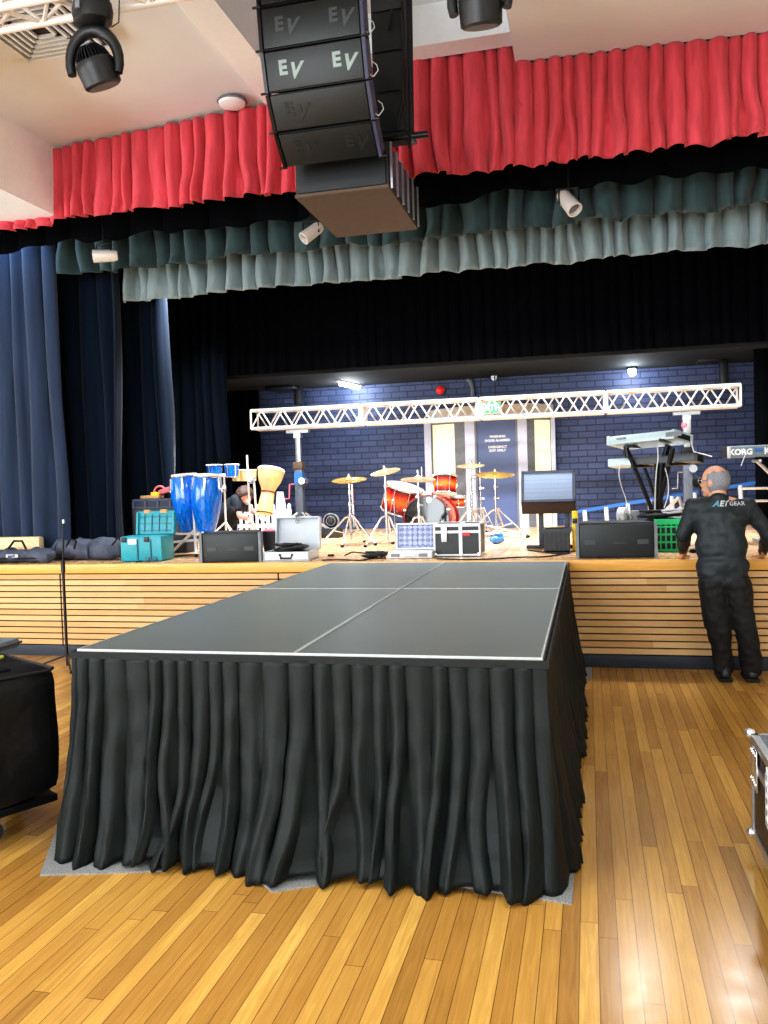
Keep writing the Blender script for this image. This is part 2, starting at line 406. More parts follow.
def capsule(mb, p0, p1, r0, r1, seg=14):
    p0, p1 = V(p0), V(p1)
    mb.ball(p0, r0, seg=seg); mb.ball(p1, r1, seg=seg); mb.cone(p0, p1, r0, r1, seg=seg)
def blob(name, prims, voxel, material, parent, smooth=4, disp=None):
    mb = MB()
    for q in prims:
        if q[0] == 'c': capsule(mb, *q[1:])
        elif q[0] == 'l':                    # limb: chain of (point, radius)
            ch = q[1]
            for (a, ra), (b, rb) in zip(ch, ch[1:]): capsule(mb, a, b, ra, rb)
        else: mb.ball(q[1], q[2], rot=q[3] if len(q) > 3 else (0, 0, 0), seg=20)
    me = bpy.data.meshes.new('tmp'); mb.bm.to_mesh(me); mb.bm.free()
    o = bpy.data.objects.new('tmp', me); COL.objects.link(o)
    md = o.modifiers.new('r', 'REMESH'); md.mode = 'VOXEL'; md.voxel_size = voxel
    if smooth: sm = o.modifiers.new('s', 'SMOOTH'); sm.iterations = smooth; sm.factor = 0.5
    dg = bpy.context.evaluated_depsgraph_get(); dg.update()
    m2 = bpy.data.meshes.new_from_object(o.evaluated_get(dg))
    COL.objects.unlink(o); bpy.data.objects.remove(o)
    bm = bmesh.new(); bm.from_mesh(m2); bm.normal_update()
    if disp:
        for v in bm.verts: v.co += v.normal*disp(v.co)
    mb2 = MB(); mb2.bm.free(); mb2.bm = bm
    if parent is None:
        oo = mb2.build(name, material)
    else: oo = part(name, mb2, material, parent)
    oo.data.set_sharp_from_angle(angle=PI)
    return oo

def drape(mb, path,  ztop, zbot, fold=(0.18, 0.3), amp=(0.03, 0.06), seed=1, rows=14, hem=0.02, flare=0.0, per=14, power=0.7, wander=0.15, hemseam=0.0, closed=False, crease=0.0, wrk=0.0):
    """Pleated cloth hanging from a path in plan; normal = right-hand side of the path."""
    rnd = random.Random(seed)
    seglen = [(V(b)-V(a)).length for a, b in zip(path, path[1:])]; total = sum(seglen)
    folds = []; s = 0
    while s < total:
        w = rnd.uniform(*fold); folds.append((s, w, rnd.uniform(0.6, 1.25), rnd.uniform(-1, 1), rnd.uniform(0.7, 1.3))); s += w
    def pos(s):
        s = max(0, min(total, s)); acc = 0
        for i, l in enumerate(seglen):
            if s <= acc+l or i == len(seglen)-1:
                a, b = V(path[i]), V(path[i+1]); d = (b-a).normalized(); p = a+d*(s-acc); n = V((d.y, -d.x))
                # soften the normal near corners
                k = 0.09
                if i+1 < len(seglen) and acc+l-s < k:
                    d2 = (V(path[i+2])-b).normalized(); n = n.lerp(V((d2.y, -d2.x)), 0.5*(1-(acc+l-s)/k))
                if i > 0 and s-acc < k:
                    d0 = (a-V(path[i-1])).normalized(); n = n.lerp(V((d0.y, -d0.x)), 0.5*(1-(s-acc)/k))
                return p, n
            acc += l
    cols = []
    for fi, (s0, w, a, ph, pw) in enumerate(folds):
        n = max(6, int(per))
        for k in range(n): cols.append((min(total, s0+w*k/n), k/n, a, ph, fi, pw))
    cols.append((total, 0.0, 1, 0, len(folds), 1))
    grid = []
    nrm_scale = 1.0
    for (s, u, a, ph, fi, pw) in cols:
        p, n = pos(s); d = V((-n.y, n.x)); colv = []
        for j in range(rows+1):
            t = j/rows
            am = amp[0]+(amp[1]-amp[0])*t
            uu = u
            prof = (abs(math.sin(PI*uu))**(power*pw))
            if crease: prof += crease*math.sin(2*PI*uu*2+ph*3+t*4)*t
            off = am*a*prof + flare*t*t*(0.75+0.35*a)
            wz = noise.noise(V((s*2.3+seed*7, t*1.6, seed*1.3)))
            off += am*0.5*wz*t
            if wrk: off += wrk*(0.25+t)*(noise.noise(V((s*9, t*5.5+s*2, seed)))+0.6*noise.noise(V((s*17-t*6, t*9, seed+4))))
            side = wander*w*math.sin(t*3.0*pw+ph*3.0)*t if False else wander*am*noise.noise(V((fi*3.7, t*1.8, seed)))*t*2
            if hemseam and abs((1-t)*(ztop-zbot)-hemseam) < 0.5*(ztop-zbot)/rows: off -= 0.006
            z = ztop+(zbot-ztop)*t
            if j == rows or t > 0.85:
                z += hem*((t-0.85)/0.15)*(noise.noise(V((s*4.1, seed*3.3, 0)))*1.4 + 0.6*(1-prof))
            q = p+n*off+d*side
            colv.append(mb.bm.verts.new((q.x, q.y, z)))
        grid.append(colv)
    for a, b in zip(grid, grid[1:]):
        for j in range(rows): mb.bm.faces.new((a[j], b[j], b[j+1], a[j+1]))
    return mb

# ------------------------------------------------------------------ the room
YS = 7.25          # stage front face
ZS = 0.9           # stage floor
YW = 12.5          # back wall of the stage
XL, XR = -8.6, 5.2
struct('floor', MB().rect((XL, -7, -0.1), (XR, YS+0.1, 0)), M_FLOOR, smooth=False, local=True)
struct('stage_floor', MB().rect((XL, YS+0.05, 0.84), (XR, YW+0.15, ZS)), M_STAGEFL, smooth=False, local=True)
o = struct('trim_stage_edge', MB().rect((XL, YS-0.02, 0.815), (XR, YS+0.06, ZS+0.004), bev=0.006), M_EDGE)
sl = MB(); zz = 0.115
while zz < 0.80:
    sl.rect((XL, YS-0.012, zz), (XR, YS+0.02, zz+0.046)); zz += 0.0585
struct('stage_front_slats', sl, M_SLAT, smooth=False, local=True)
bk = MB().rect((XL, YS+0.02, 0.0), (XR, YS+0.05, 0.84)); struct('stage_front_backing', bk, M_VOID, smooth=False)
j = MB()
for px in (61, 279):
    p = at(px, 600, YS-0.015); j.rect((p.x-0.006, YS-0.016, 0.1), (p.x+0.006, YS, 0.81))
struct('stage_front_joints', j, M_VOID, smooth=False)
struct('baseboard_stage', MB().rect((XL, YS-0.015, 0.0), (XR, YS+0.02, 0.105), bev=0.004), M_DARKBASE)
struct('wall_left', MB().rect((XL-0.2, -7, 0), (XL, YW+0.2, 6)), M_WALL, smooth=False)
struct('wall_right', MB().rect((XR, -7, 0), (XR+0.2, YW+0.2, 6)), M_WALL, smooth=False)
struct('baseboard_left', MB().rect((XL, -7, 0), (XL+0.02, YS, 0.12)), M_DARKBASE, smooth=False)
struct('baseboard_right', MB().rect((XR-0.02, -7, 0), (XR, YS, 0.12)), M_DARKBASE, smooth=False)
YV = 7.05          # red valance plane
# ceiling profile, running towards the stage
def slab(name, x0, z0, x1, z1, y0, y1, m, th=0.15):
    mb = MB(); M = Matrix(((1, 0, 0, 0), (0, 0, -1, y1), (0, 1, 0, 0), (0, 0, 0, 1)))
    mb.prism([(x0, z0), (x1, z1), (x1, z1+th), (x0, z0+th)], y1-y0, M)
    return struct(name, mb, m, smooth=False)
slab('ceiling', -4.78, 4.83, -2.62, 4.97, -7, YV+0.1, M_CEIL)
slab('ceiling', -2.66, 5.42, -0.4, 5.42, -7, YV+0.1, M_CEIL)
slab('ceiling', -0.5, 4.98, XR, 4.83, -7, YV-0.03, M_CEIL, th=0.55)
struct('trim_ceiling_beam', MB().rect((-2.66, -7, 4.93), (-2.40, YV+0.1, 5.45)), M_TRIMW, smooth=False)
struct('ceiling_bulkhead', MB().rect((XL, -7, 4.19), (-4.77, YV+0.02, 5.4)), M_TRIMW, smooth=False)
struct('trim_header_beam', MB().rect((-2.42, YV-0.28, 5.10), (-0.49, YV-0.06, 5.44)), M_TRIMW, smooth=False)
# black backing above the valances, stage side walls and stage ceiling
struct('wall_proscenium', MB().rect((XL, YV+0.2, 4.35), (XR, YV+0.3, 6)), M_VOID, smooth=False)
struct('stage_loft', MB().rect((XL, YV+0.2, 5.6), (XR, YW+0.2, 5.7)), M_VOID, smooth=False)
struct('wall_stage_left', MB().rect((-6.9, YV+0.4, ZS), (-6.8, YW, 5.6)), M_VOID, smooth=False)
struct('wall_stage_right', MB().rect((3.4, YV+0.4, ZS), (3.5, YW, 5.6)), M_VOID, smooth=False)
zc = 3.10
struct('ceiling_rear_stage', MB().rect((-6.8, 10.9, zc), (3.4, YW, zc+0.2)), M_SOFFIT, smooth=False)
struct('wall_back', MB().rect((-6.8, YW, ZS), (3.4, YW+0.15, 5.6)), M_BRICK, smooth=False, local=True)

# ------------------------------------------------------------------ curtains
def curtain(name, label, mb, m, group=None, solid=0.006, cat='curtain'):
    o = mb.build(name, m, solid=solid, normals=False); return tag(o, label, cat, group)
red = drape(MB(), [(-5.75, YV), (3.3, YV)], 4.98, 4.135, fold=(0.09, 0.19), amp=(0.06, 0.12), wrk=0.006, seed=5, rows=26, hem=0.03, power=0.8, hemseam=0.09, wander=0.35)
# the top follows the stepped ceiling
for v in red.bm.verts:
    t = (4.98-v.co.z)/(4.98-4.135)
    x = v.co.x
    top = 4.16+0.06 if x < -4.78 else (4.81+(x+4.78)*0.06 if x < -2.62 else (5.12 if x < -0.46 else 4.975-(x+0.46)*0.0265))
    if x < -4.78: v.co.z = top+(v.co.z-4.98)*(top-4.10)/(0.845)
    elif t < 1: v.co.z += (top-4.98)*(1-max(t, 0))
curtain('red_valance', 'red velvet pleated valance across the top of the stage opening', red, M_RED)
curtain('black_valance', 'black valance hanging just behind the red one', drape(MB(), [(-6.6, 7.5), (3.3, 7.5)], 5.2, 4.06, fold=(0.28, 0.5), amp=(0.03, 0.06), seed=8, hem=0.05), M_BLACKV)
xg1 = at(60, 270, 8.0).x; xg2 = at(126, 300, 8.5).x
curtain('green_valance', 'dark green velvet valance, the upper of two greenish ones', drape(MB(), [(xg1, 8.0), (3.3, 8.0)], 4.7, 3.885, fold=(0.14, 0.3), amp=(0.10, 0.16), wrk=0.012, power=0.85, wander=0.3, seed=11, hem=0.04, rows=22, hemseam=0.1), M_GREEN1)
curtain('green_valance', 'front-lit pale grey-green velvet valance, the lower of two greenish ones', drape(MB(), [(xg2, 8.5), (3.3, 8.5)], 4.6, 3.68, fold=(0.12, 0.24), amp=(0.09, 0.15), wrk=0.012, power=0.85, wander=0.3, seed=13, hem=0.03, rows=22, hemseam=0.09), M_GREEN2)
xk = at(172, 330, 10.7).x
curtain('black_border_curtain', 'long dark border curtain hanging above the rear of the stage', drape(MB(), [(xk-0.6, 10.7), (3.3, 10.7)], 5.4, 3.12, fold=(0.1, 0.2), amp=(0.03, 0.05), seed=17, per=8, rows=6, hem=0.0), mat('near black drape', (3, 5, 11), 0.95, spec=0.08, var=0.2, scale=5))
def leg(px0, px1, Y, m, seed, label, fold, width=None, amp=(0.09, 0.14)):
    x1 = at(px1, 400, Y).x; x0 = at(px0, 400, Y).x if width is None else x1-width
    return curtain('stage_leg_curtain', label, drape(MB(), [(x0, Y), (x1, Y)], 4.95, ZS+0.015, fold=fold, amp=amp, seed=seed, rows=20, power=0.9, hem=0.0, wander=0.6), m, 'side curtains at the left of the stage')
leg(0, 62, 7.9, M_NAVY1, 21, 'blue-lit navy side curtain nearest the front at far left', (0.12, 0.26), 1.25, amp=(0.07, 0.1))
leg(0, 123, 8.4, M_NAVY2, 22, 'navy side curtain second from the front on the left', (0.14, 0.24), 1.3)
leg(0, 170, 8.95, M_NAVY2, 23, 'shaded navy side curtain behind the blue congas and teal tool box', (0.12, 0.22), 1.4)
leg(0, 228, 10.45, M_NAVY3, 24, 'deeply shaded navy side curtain furthest back on the left', (0.12, 0.2), 1.6)
xr_ = at(755, 450, 11.2).x
curtain('black_side_curtain', 'black side curtain at the right end of the brick wall', drape(MB(), [(xr_, 11.2), (3.3, 11.2)], 4.95, ZS+0.015, fold=(0.12, 0.2), amp=(0.05, 0.06), seed=26, rows=8, hem=0), M_BLACKV)
xd = at(262, 450, 12.35).x
curtain('black_backdrop_curtain', 'plain black drape covering the left end of the brick wall', drape(MB(), [(-6.7, 12.3), (xd, 12.3)], 3.1, ZS+0.015, fold=(0.2, 0.3), amp=(0.02, 0.03), seed=28, rows=6, hem=0), M_BLACKV)

# ------------------------------------------------------------------ platform
PX0, PX1, PY0, PY1 = -2.28, -0.19, 3.36, 7.22
PM, PYM = (PX0+PX1)/2, 5.47
names = {(0, 0): 'near left dark plywood platform deck with aluminium edge', (1, 0): 'near right dark plywood platform deck with aluminium edge',
         (0, 1): 'far left dark plywood platform deck meeting the stage', (1, 1): 'far right dark plywood platform deck meeting the stage'}
for i, (xa, xb) in enumerate(((PX0, PM), (PM, PX1))):
    for k, (ya, yb) in enumerate(((PY0, PYM), (PYM, PY1))):
        t = thing('platform_deck', names[(i, k)], 'platform', ((xa+xb)/2, (ya+yb)/2, 0), group='platform decks of the square-edged stage extension')
        part('deck_board', MB().rect((xa+0.008, ya+0.008, 0.87), (xb-0.008, yb-0.008, 0.8995)), M_DECK, t, smooth=False)
        fr = MB(); w = 0.009
        for a, b in (((xa+0.001, ya, 0.82), (xa+w, yb, 0.901)), ((xb-w, ya, 0.82), (xb-0.001, yb, 0.901)), ((xa+w, ya+0.001, 0.82), (xb-w, ya+w, 0.901)), ((xa+w, yb-w, 0.82), (xb-w, yb-0.001, 0.901))): fr.rect(a, b)
        part('edge_frame', fr, mat('dull aluminium edge', (196, 198, 194), 0.4, metal=0.3), t, smooth=False)
        for lx in (xa+0.07, xb-0.07):
            for ly in (ya+0.07, yb-0.07): part('leg', MB().cone((lx, ly, 0.008), (lx, ly, 0.83), 0.024, seg=12), M_ALU, t)
sk = thing('stage_skirt', 'black pleated cloth skirt hung around the portable platform', 'skirt', (PM, PY0, 0))
e = 0.012
path = [(PX0-e, PY1-0.01), (PX0-e, PY0-e), (PX1+e, PY0-e), (PX1+e, PY1-0.01)]
# right-hand normal of this path must look outwards: walk it so that it does
sm = drape(MB(), path, 0.872, 0.014, wrk=0.016, fold=(0.05, 0.125), amp=(0.016, 0.068), seed=33, rows=36, hem=0.03, flare=0.145, power=0.75, per=12, crease=0.10, wander=0.9)
for v in sm.bm.verts:
    if v.co.x > PX1+e: v.co.x = PX1+e+(v.co.x-PX1-e)*0.55
    if v.co.x < PX0-e: v.co.x = PX0-e+(v.co.x-PX0+e)*0.75
def outw(mb, cx, cy):
    s = 0
    for v in mb.bm.verts:
        s += 1 if (v.co.y < PY0-e) else -1
    return s
part('pleated_cloth', sm, M_SKIRT, sk, solid=0.003, normals=False)
hd = MB()
hd.rect((PX0-e-0.012, PY0-e-0.014, 0.862), (PX1+e+0.012, PY0-e-0.002, 0.893)); hd.rect((PX1+e+0.001, PY0-e, 0.862), (PX1+e+0.012, PY1-0.02, 0.893)); hd.rect((PX0-e-0.012, PY0-e, 0.862), (PX0-e-0.001, PY1-0.02, 0.893))
part('header_tape', hd, M_SKIRT2, sk, smooth=False)
def carpet(pts, label, group=None):
    mb = MB(); a = [mb.bm.verts.new((p.x, p.y, 0.0)) for p in pts]; b = [mb.bm.verts.new((p.x, p.y, 0.007)) for p in pts]
    mb.bm.faces.new(b); n = len(a)
    for i in range(n): mb.bm.faces.new((a[i], a[(i+1) % n], b[(i+1) % n], b[i]))
    tag(mb.build('carpet_offcut', M_CARPET, smooth=False), label, 'carpet', 'carpet offcuts under the platform')
carpet([on(40, 876, 0), on(165, 872, 0), on(170, 820, 0), on(60, 820, 0)], 'grey carpet strip under the left front corner of the platform')
carpet([on(248, 872, 0), on(272, 893, 0), on(330, 884, 0), on(340, 850, 0), on(250, 850, 0)], 'pointed grey carpet piece under the middle front of the skirt')
carpet([on(445, 885, 0), on(572, 905, 0), on(577, 842, 0), on(450, 842, 0)], 'grey carpet strip under the right front corner of the platform')
carpet([on(574, 668, 0), on(592, 668, 0), on(592, 679, 0), on(572, 679, 0)], 'small grey carpet square on the floor where platform meets stage')
carpet([on(570, 733, 0), on(588, 733, 0), on(584, 740, 0), on(570, 741, 0)], 'tiny grey carpet corner poking out of the right skirt')

# ------------------------------------------------------------------ line array
def ev(t, cx, cz, y, pitch, m, s=0.11, name='logo'):
    M = facing((cx-s*0.36, y, cz+s*0.10), 0, pitch); text_mesh('E', s*1.05, M, m, t, name=name, shear=0.0, bold=s*0.03)
    M = facing((cx+s*0.28, y, cz-s*0.10), 0, pitch); text_mesh('V', s*1.15, M, m, t, name=name, shear=0.3, bold=s*0.02)
xa, xb = -1.99, -1.30
edges = [(5.16, 4.93), (5.17, 4.67), (5.20, 4.41), (5.27, 4.17), (5.40, 3.97), (5.58, 3.80)]
lb = ['line array speaker box at the top, half out of sight', 'line array speaker box with two faint logos, second from top', 'line array speaker box with two bright pale logos', 'line array speaker box with blank looking grille, above the lowest', 'lowest line array speaker box with barely visible dark logos']
for i in range(5):
    (y0, z0), (y1, z1) = edges[i], edges[i+1]
    d = V((0, y1-y0, z1-z0)); hgt = d.length-0.012; pitch = math.atan2(y1-y0, z0-z1)
    c = V(((xa+xb)/2, (y0+y1)/2, (z0+z1)/2))
    t = thing('line_array_speaker', lb[i], 'speaker', c, group='speaker boxes of the hanging line array', rot=(pitch, 0, 0))
    W = xb-xa
    mb = MB(); D = 0.46
    mb.prism([(-W/2, 0.0), (W/2, 0.0), (W/2-0.09, D), (-W/2+0.09, D)], hgt, Matrix.Translation((0, 0.012, -hgt/2)))
    for v in mb.bm.verts: v.co.z *= 1-0.45*max(0, v.co.y)/D
    part('cabinet', mb, M_BOXBLK, t, local=True, smooth=False)
    part('grille', MB().box((0, 0.004, 0), (W-0.05, 0.02, hgt-0.014), bev=0.005), M_GRILLE, t, local=True)
    for sx in (-1, 1):
        pl = MB().box((sx*(W/2-0.006), 0.006, 0), (0.022, 0.03, hgt)); pl.box((sx*(W/2+0.004), 0.05, 0), (0.008, 0.1, hgt*0.96))
        part('rigging_plate', pl, M_SPKSIDE if sx > 0 else M_BLKM, t, local=True, smooth=False)
        pn = MB().cone((sx*(W/2-0.02), 0.0, -hgt/2), (sx*(W/2+0.035), 0.0, -hgt/2), 0.008, seg=8)
        part('locking_pin', pn, M_BLKM, t, local=True)
    part('side_panel', MB().prism([(W/2+0.001, 0.10), (W/2+0.004, 0.10), (W/2-0.082, D), (W/2-0.088, D)], hgt*0.62, Matrix.Translation((0, 0.012, -hgt*0.31))), M_SPKSIDE, t, local=True, smooth=False)
    if i in (1, 2, 3, 4):
        mm = {1: M_LOGO2, 2: M_LOGO1, 3: M_LOGO3, 4: M_LOGO3}[i]
        Mr = root_matrix(t)
        for sx in ((-0.17, 0.19) if i != 3 else (-0.17,)):
            for ch, dx, dz, sz, sh in (('E', -0.038, 0.012, 0.115, 0.0), ('V', 0.034, -0.014, 0.125, 0.35)):
                text_mesh(ch, sz, Mr @ Matrix.Translation((sx+dx, -0.0075, dz)) @ Matrix.Rotation(PI/2, 4, 'X'), mm, t, name='logo_letter', shear=sh, bold=0.005)
    if i < 4:
        q = root_matrix(t) @ V((W/2, 0.03, -hgt/2+0.03))
        lp = [q, q+V((0.03, 0.0, -0.02)), q+V((0.055, 0.03, 0.03)), q+V((0.04, 0.06, 0.08)), q+V((0.015, 0.05, 0.1))]
        part('safety_wire', MB().tube(lp, 0.0035, seg=6), M_WCABLE, t)
# sub bass box under the array
xs0, xs1 = -2.0, -1.31
t = thing('subwoofer', 'black subwoofer with brown underside hanging under the line array', 'speaker', (-1.65, 6.3, 3.68))
part('cabinet', MB().rect((xs0, 5.82, 3.695), (xs1, 6.82, 4.0), bev=0.01), M_BOXBLK, t)
part('bottom_panel', MB().rect((xs0, 5.80, 3.672), (xs1, 6.84, 3.694)), M_TAN, t, smooth=False)
part('front_grille', MB().rect((xs0+0.02, 5.80, 3.70), (xs1-0.02, 5.825, 3.99)), M_GRILLE, t, smooth=False)
part('side_panel', MB().rect((xs1, 5.85, 3.72), (xs1+0.008, 6.4, 3.98)), M_SPKSIDE, t, smooth=False)
for k in range(6):
    y = 5.84+k*0.19
    part('rigging_bar', MB().rect((xs1+0.008, y, 3.68), (xs1+0.022, y+0.014, 4.0)), M_ALU, t, smooth=False)
# second column hanging behind
t = thing('column_speaker', 'tall black speaker column hanging behind the line array', 'speaker', (-1.32, 6.3, 4.1))
xcl, xcr = at(372, 80, 6.2).x, at(406, 80, 6.2).x
part('cabinet', MB().rect((xcl, 6.22, 4.20), (xcr, 6.45, 5.41), bev=0.01), M_BOXBLK, t)
for k in range(4):
    z = 4.22+k*0.295
    part('grille', MB().rect((xcl+0.01, 6.2, z), (xcr-0.02, 6.22, z+0.28), bev=0.006), M_GRILLE, t)
part('cable', MB().tube([at(388, 30, 6.17), at(392, 8, 6.15), at(400, 14, 6.15), at(403, 50, 6.15), at(402, 100, 6.16), at(397, 128, 6.18)], 0.012), M_CABLE, t)
# drop pipe with cross pipe
t = thing('drop_pipe', 'black vertical pipe with short cross pipe beside the line array', 'pipe', at(411, 140, 6.0))
p1 = at(411, 138, 6.0)
part('pole', MB().cone(p1-V((0, 0, 0.03)), (p1.x+0.02, 6.0, 5.42), 0.024), M_BLKM, t)
part('cross_pipe', MB().cone((p1.x-0.22, 5.97, p1.z), (p1.x+0.13, 5.97, p1.z), 0.024), M_BLKM, t)
part('clamp', MB().box(p1, (0.07, 0.09, 0.07), bev=0.012).cone(p1-V((0, 0.06, 0.0)), p1-V((0, 0.06, 0.10)), 0.01), M_BLKM, t)

# ------------------------------------------------------------------ hung truss and moving heads
def truss(mb, x0, x1, y, z, h, d, r, nb, chords=((0, 0), (0, 1), (1, 0), (1, 1))):
    """box truss along x; (y,z) = near lower chord"""
    for a, b in chords: mb.cone((x0, y+a*d, z+b*h), (x1, y+a*d, z+b*h), r, seg=10)
    n = nb
    for k in range(n):
        xa_, xb_ = x0+(x1-x0)*k/n, x0+(x1-x0)*(k+1)/n
        up = k % 2
        mb.cone((xa_, y, z+(h if up else 0)), (xb_, y, z+(0 if up else h)), r*0.5, seg=6)
        mb.cone((xa_, y+d, z+(0 if up else h)), (xb_, y+d, z+(h if up else 0)), r*0.5, seg=6)
        mb.cone((xa_, y+(d if up else 0), z), (xb_, y+(0 if up else d), z), r*0.5, seg=6)
        mb.cone((xa_, y+(0 if up else d), z+h), (xb_, y+(d if up else 0), z+h), r*0.5, seg=6)
    return mb
HT = at(90, -2, 4.6)
tz = HT.z
t = thing('lighting_truss', 'silver lighting truss hung under the ceiling at top left', 'truss', (-1.5, 4.6, tz))
part('chords_and_braces', truss(MB(), -4.6, 1.0, 4.58, tz+0.03, 0.15, 0.22, 0.026, 30), M_WALU, t)
def moving_head(px, label, tilt, yaw):
    c = at(px, 0, 4.6); x = c.x; z = tz
    t = thing('moving_head_light', label, 'stage light', (x, 4.6, z), group='moving head lights on the hung truss')
    part('clamp', MB().torus(Matrix.Translation((x, 4.58, z+0.03)) @ Matrix.Rotation(PI/2, 4, 'Y'), 0.034, 0.012, seg=16).rect((x-0.06, 4.55, z-0.035), (x+0.06, 4.61, z)), M_BLKM, t)
    b = MB(); b.lathe([(0.0, -0.17), (0.075, -0.17), (0.115, -0.145), (0.125, -0.09), (0.118, -0.04), (0.09, -0.02), (0, -0.02)], Matrix.Translation((x, 4.6, z)) @ Matrix.Diagonal((1, 0.85, 1, 1)), seg=28, cap=False)
    base = part('base', b, M_BLK, t)
    part('display', MB().box((x-0.03, 4.492, z-0.09), (0.03, 0.01, 0.045), rot=(R(-5), 0, 0)), M_GREY, base, smooth=False)
    hc = V((x, 4.6, z-0.385))
    Ry = Matrix.Translation(hc) @ Matrix.Rotation(yaw, 4, 'Z')
    y_ = MB()
    pts = []
    for k in range(15):
        a = R(-20)+R(220)*k/14
        pts.append(Ry @ V((0.15*math.cos(a), 0, 0.19*math.sin(a))))
    y_.tube(pts, 0.03, radii=[0.026+0.012*math.sin(PI*k/14) for k in range(15)], seg=12)
    part('yoke', y_, M_BLK, t)
    H = Ry @ Matrix.Rotation(tilt, 4, 'Y') @ Matrix.Rotation(R(18), 4, 'X')
    hb = MB().lathe([(0.0, -0.135), (0.098, -0.135), (0.112, -0.125), (0.118, -0.03), (0.118, 0.0), (0.108, 0.015)], H, seg=32)
    head = part('head', hb, M_BLK, t)
    f = MB()
    for k in range(30):
        a = 2*PI*k/30
        f.prism([(0.03, 0.10), (0.06, 0.095), (0.092, 0.06), (0.108, 0.01), (0.06, 0.0), (0.03, 0.02)], 0.005, H @ Matrix.Rotation(a, 4, 'Z') @ Matrix.Rotation(PI/2, 4, 'X'))
    f.lathe([(0.085, 0.0), (0.05, 0.07), (0.0, 0.085)], H, seg=24, cap=False)
    part('cooling_fins', f, M_BLKM, head, smooth=False)
    part('rear_cap', MB().lathe([(0.045, 0.09), (0.043, 0.105), (0.0, 0.108)], H, seg=20), M_GREY, head)
    part('front_lens', MB().lathe([(0.09, -0.1365), (0.0, -0.138)], H, seg=24, cap=False), M_GREY, head)
    part('power_cable', MB().tube([(x+0.09, 4.62, z-0.05), (x+0.14, 4.62, z+0.06), (x+0.17, 4.62, z-0.02), (x+0.16, 4.62, z-0.16), (x+0.11, 4.62, z-0.18)], 0.004, seg=6), M_CABLE, t)
moving_head(92, 'black moving head light hanging from the truss at top left', R(-16), R(10))
moving_head(480, 'black moving head light cut off by the top of the picture', R(0), R(0))
# ceiling diffuser
vc = on(40, 26, 4.88)
t = thing('ceiling_vent', 'square cream louvred air vent in the ceiling at top left', 'vent', (vc.x, vc.y, 4.85))
for k in range(6):
    s = 0.36-k*0.055; z = 4.868-k*0.002; mb = MB(); w = 0.02
    for a, b in (((-s, -s), (s, -s+w)), ((-s, s-w), (s, s)), ((-s, -s), (-s+w, s)), ((s-w, -s), (s, s))):
        mb.rect((vc.x+a[0], vc.y+a[1], z-0.02), (vc.x+b[0], vc.y+b[1], z))
    part('louvre', mb, M_CEIL, t, smooth=False)
part('backing', MB().rect((vc.x-0.34, vc.y-0.34, 4.869), (vc.x+0.34, vc.y+0.34, 4.875)), mat('vent shadow', (60, 56, 50), 0.9), t, smooth=False)
# disc on the ceiling
dc = on(232, 102, 4.93)
t = thing('access_point', 'white oval disc fixed to the ceiling above the red valance', 'ceiling unit', (dc.x, dc.y, 4.90))
part('cover', MB().lathe([(0, -0.035), (0.08, -0.033), (0.11, -0.02), (0.115, 0.0), (0.1, 0.012)], Matrix.Translation((dc.x, dc.y, 4.925)), seg=28, cap=False), M_TRIMW, t)
part('mounting_ring', MB().lathe([(0.11, 0.0), (0.13, 0.01), (0.12, 0.025)], Matrix.Translation((dc.x, dc.y, 4.922)), seg=28), M_GREY, t)
# small spots hanging in front of the valances
def small_spot(px, py, Y, ax, s, label, ztop):
    c = at(px, py, Y); t = thing('small_spotlight', label, 'spotlight', c, group='small pale spotlights in front of the green valances')
    M = frame_z(c, ax)
    part('can', MB().lathe([(0.0, -0.1*s), (0.035*s, -0.1*s), (0.045*s, -0.07*s), (0.05*s, 0.08*s), (0.042*s, 0.082*s), (0.036*s, 0.0)], M, seg=20, cap=False), M_WALU, t)
    part('lens', MB().lathe([(0.041*s, 0.05*s), (0, 0.056*s)], M, seg=18, cap=False), M_GREY, t)
    part('bracket', MB().tube([c+V((0.06*s, 0, 0)), c+V((0.06*s, 0.0, 0.09*s)), c+V((-0.06*s, 0.0, 0.09*s)), c+V((-0.06*s, 0, 0))], 0.007*s), M_BLKM, t)
    part('hanging_rod', MB().cone(c+V((0, 0, 0.09*s)), (c.x, c.y, ztop), 0.008), M_BLKM, t)
small_spot(569, 203, 7.36, (0.45, -0.5, -0.75), 1.35, 'small silver spotlight hanging at the right between black and green valances', 5.5)
small_spot(311, 233, 7.36, (-0.6, -0.5, -0.6), 1.2, 'small silver spotlight just left below the hanging subwoofer', 5.5)
small_spot(104, 256, 7.36, (-0.85, -0.4, -0.05), 1.25, 'small white spotlight at the left end of the valances', 5.5)

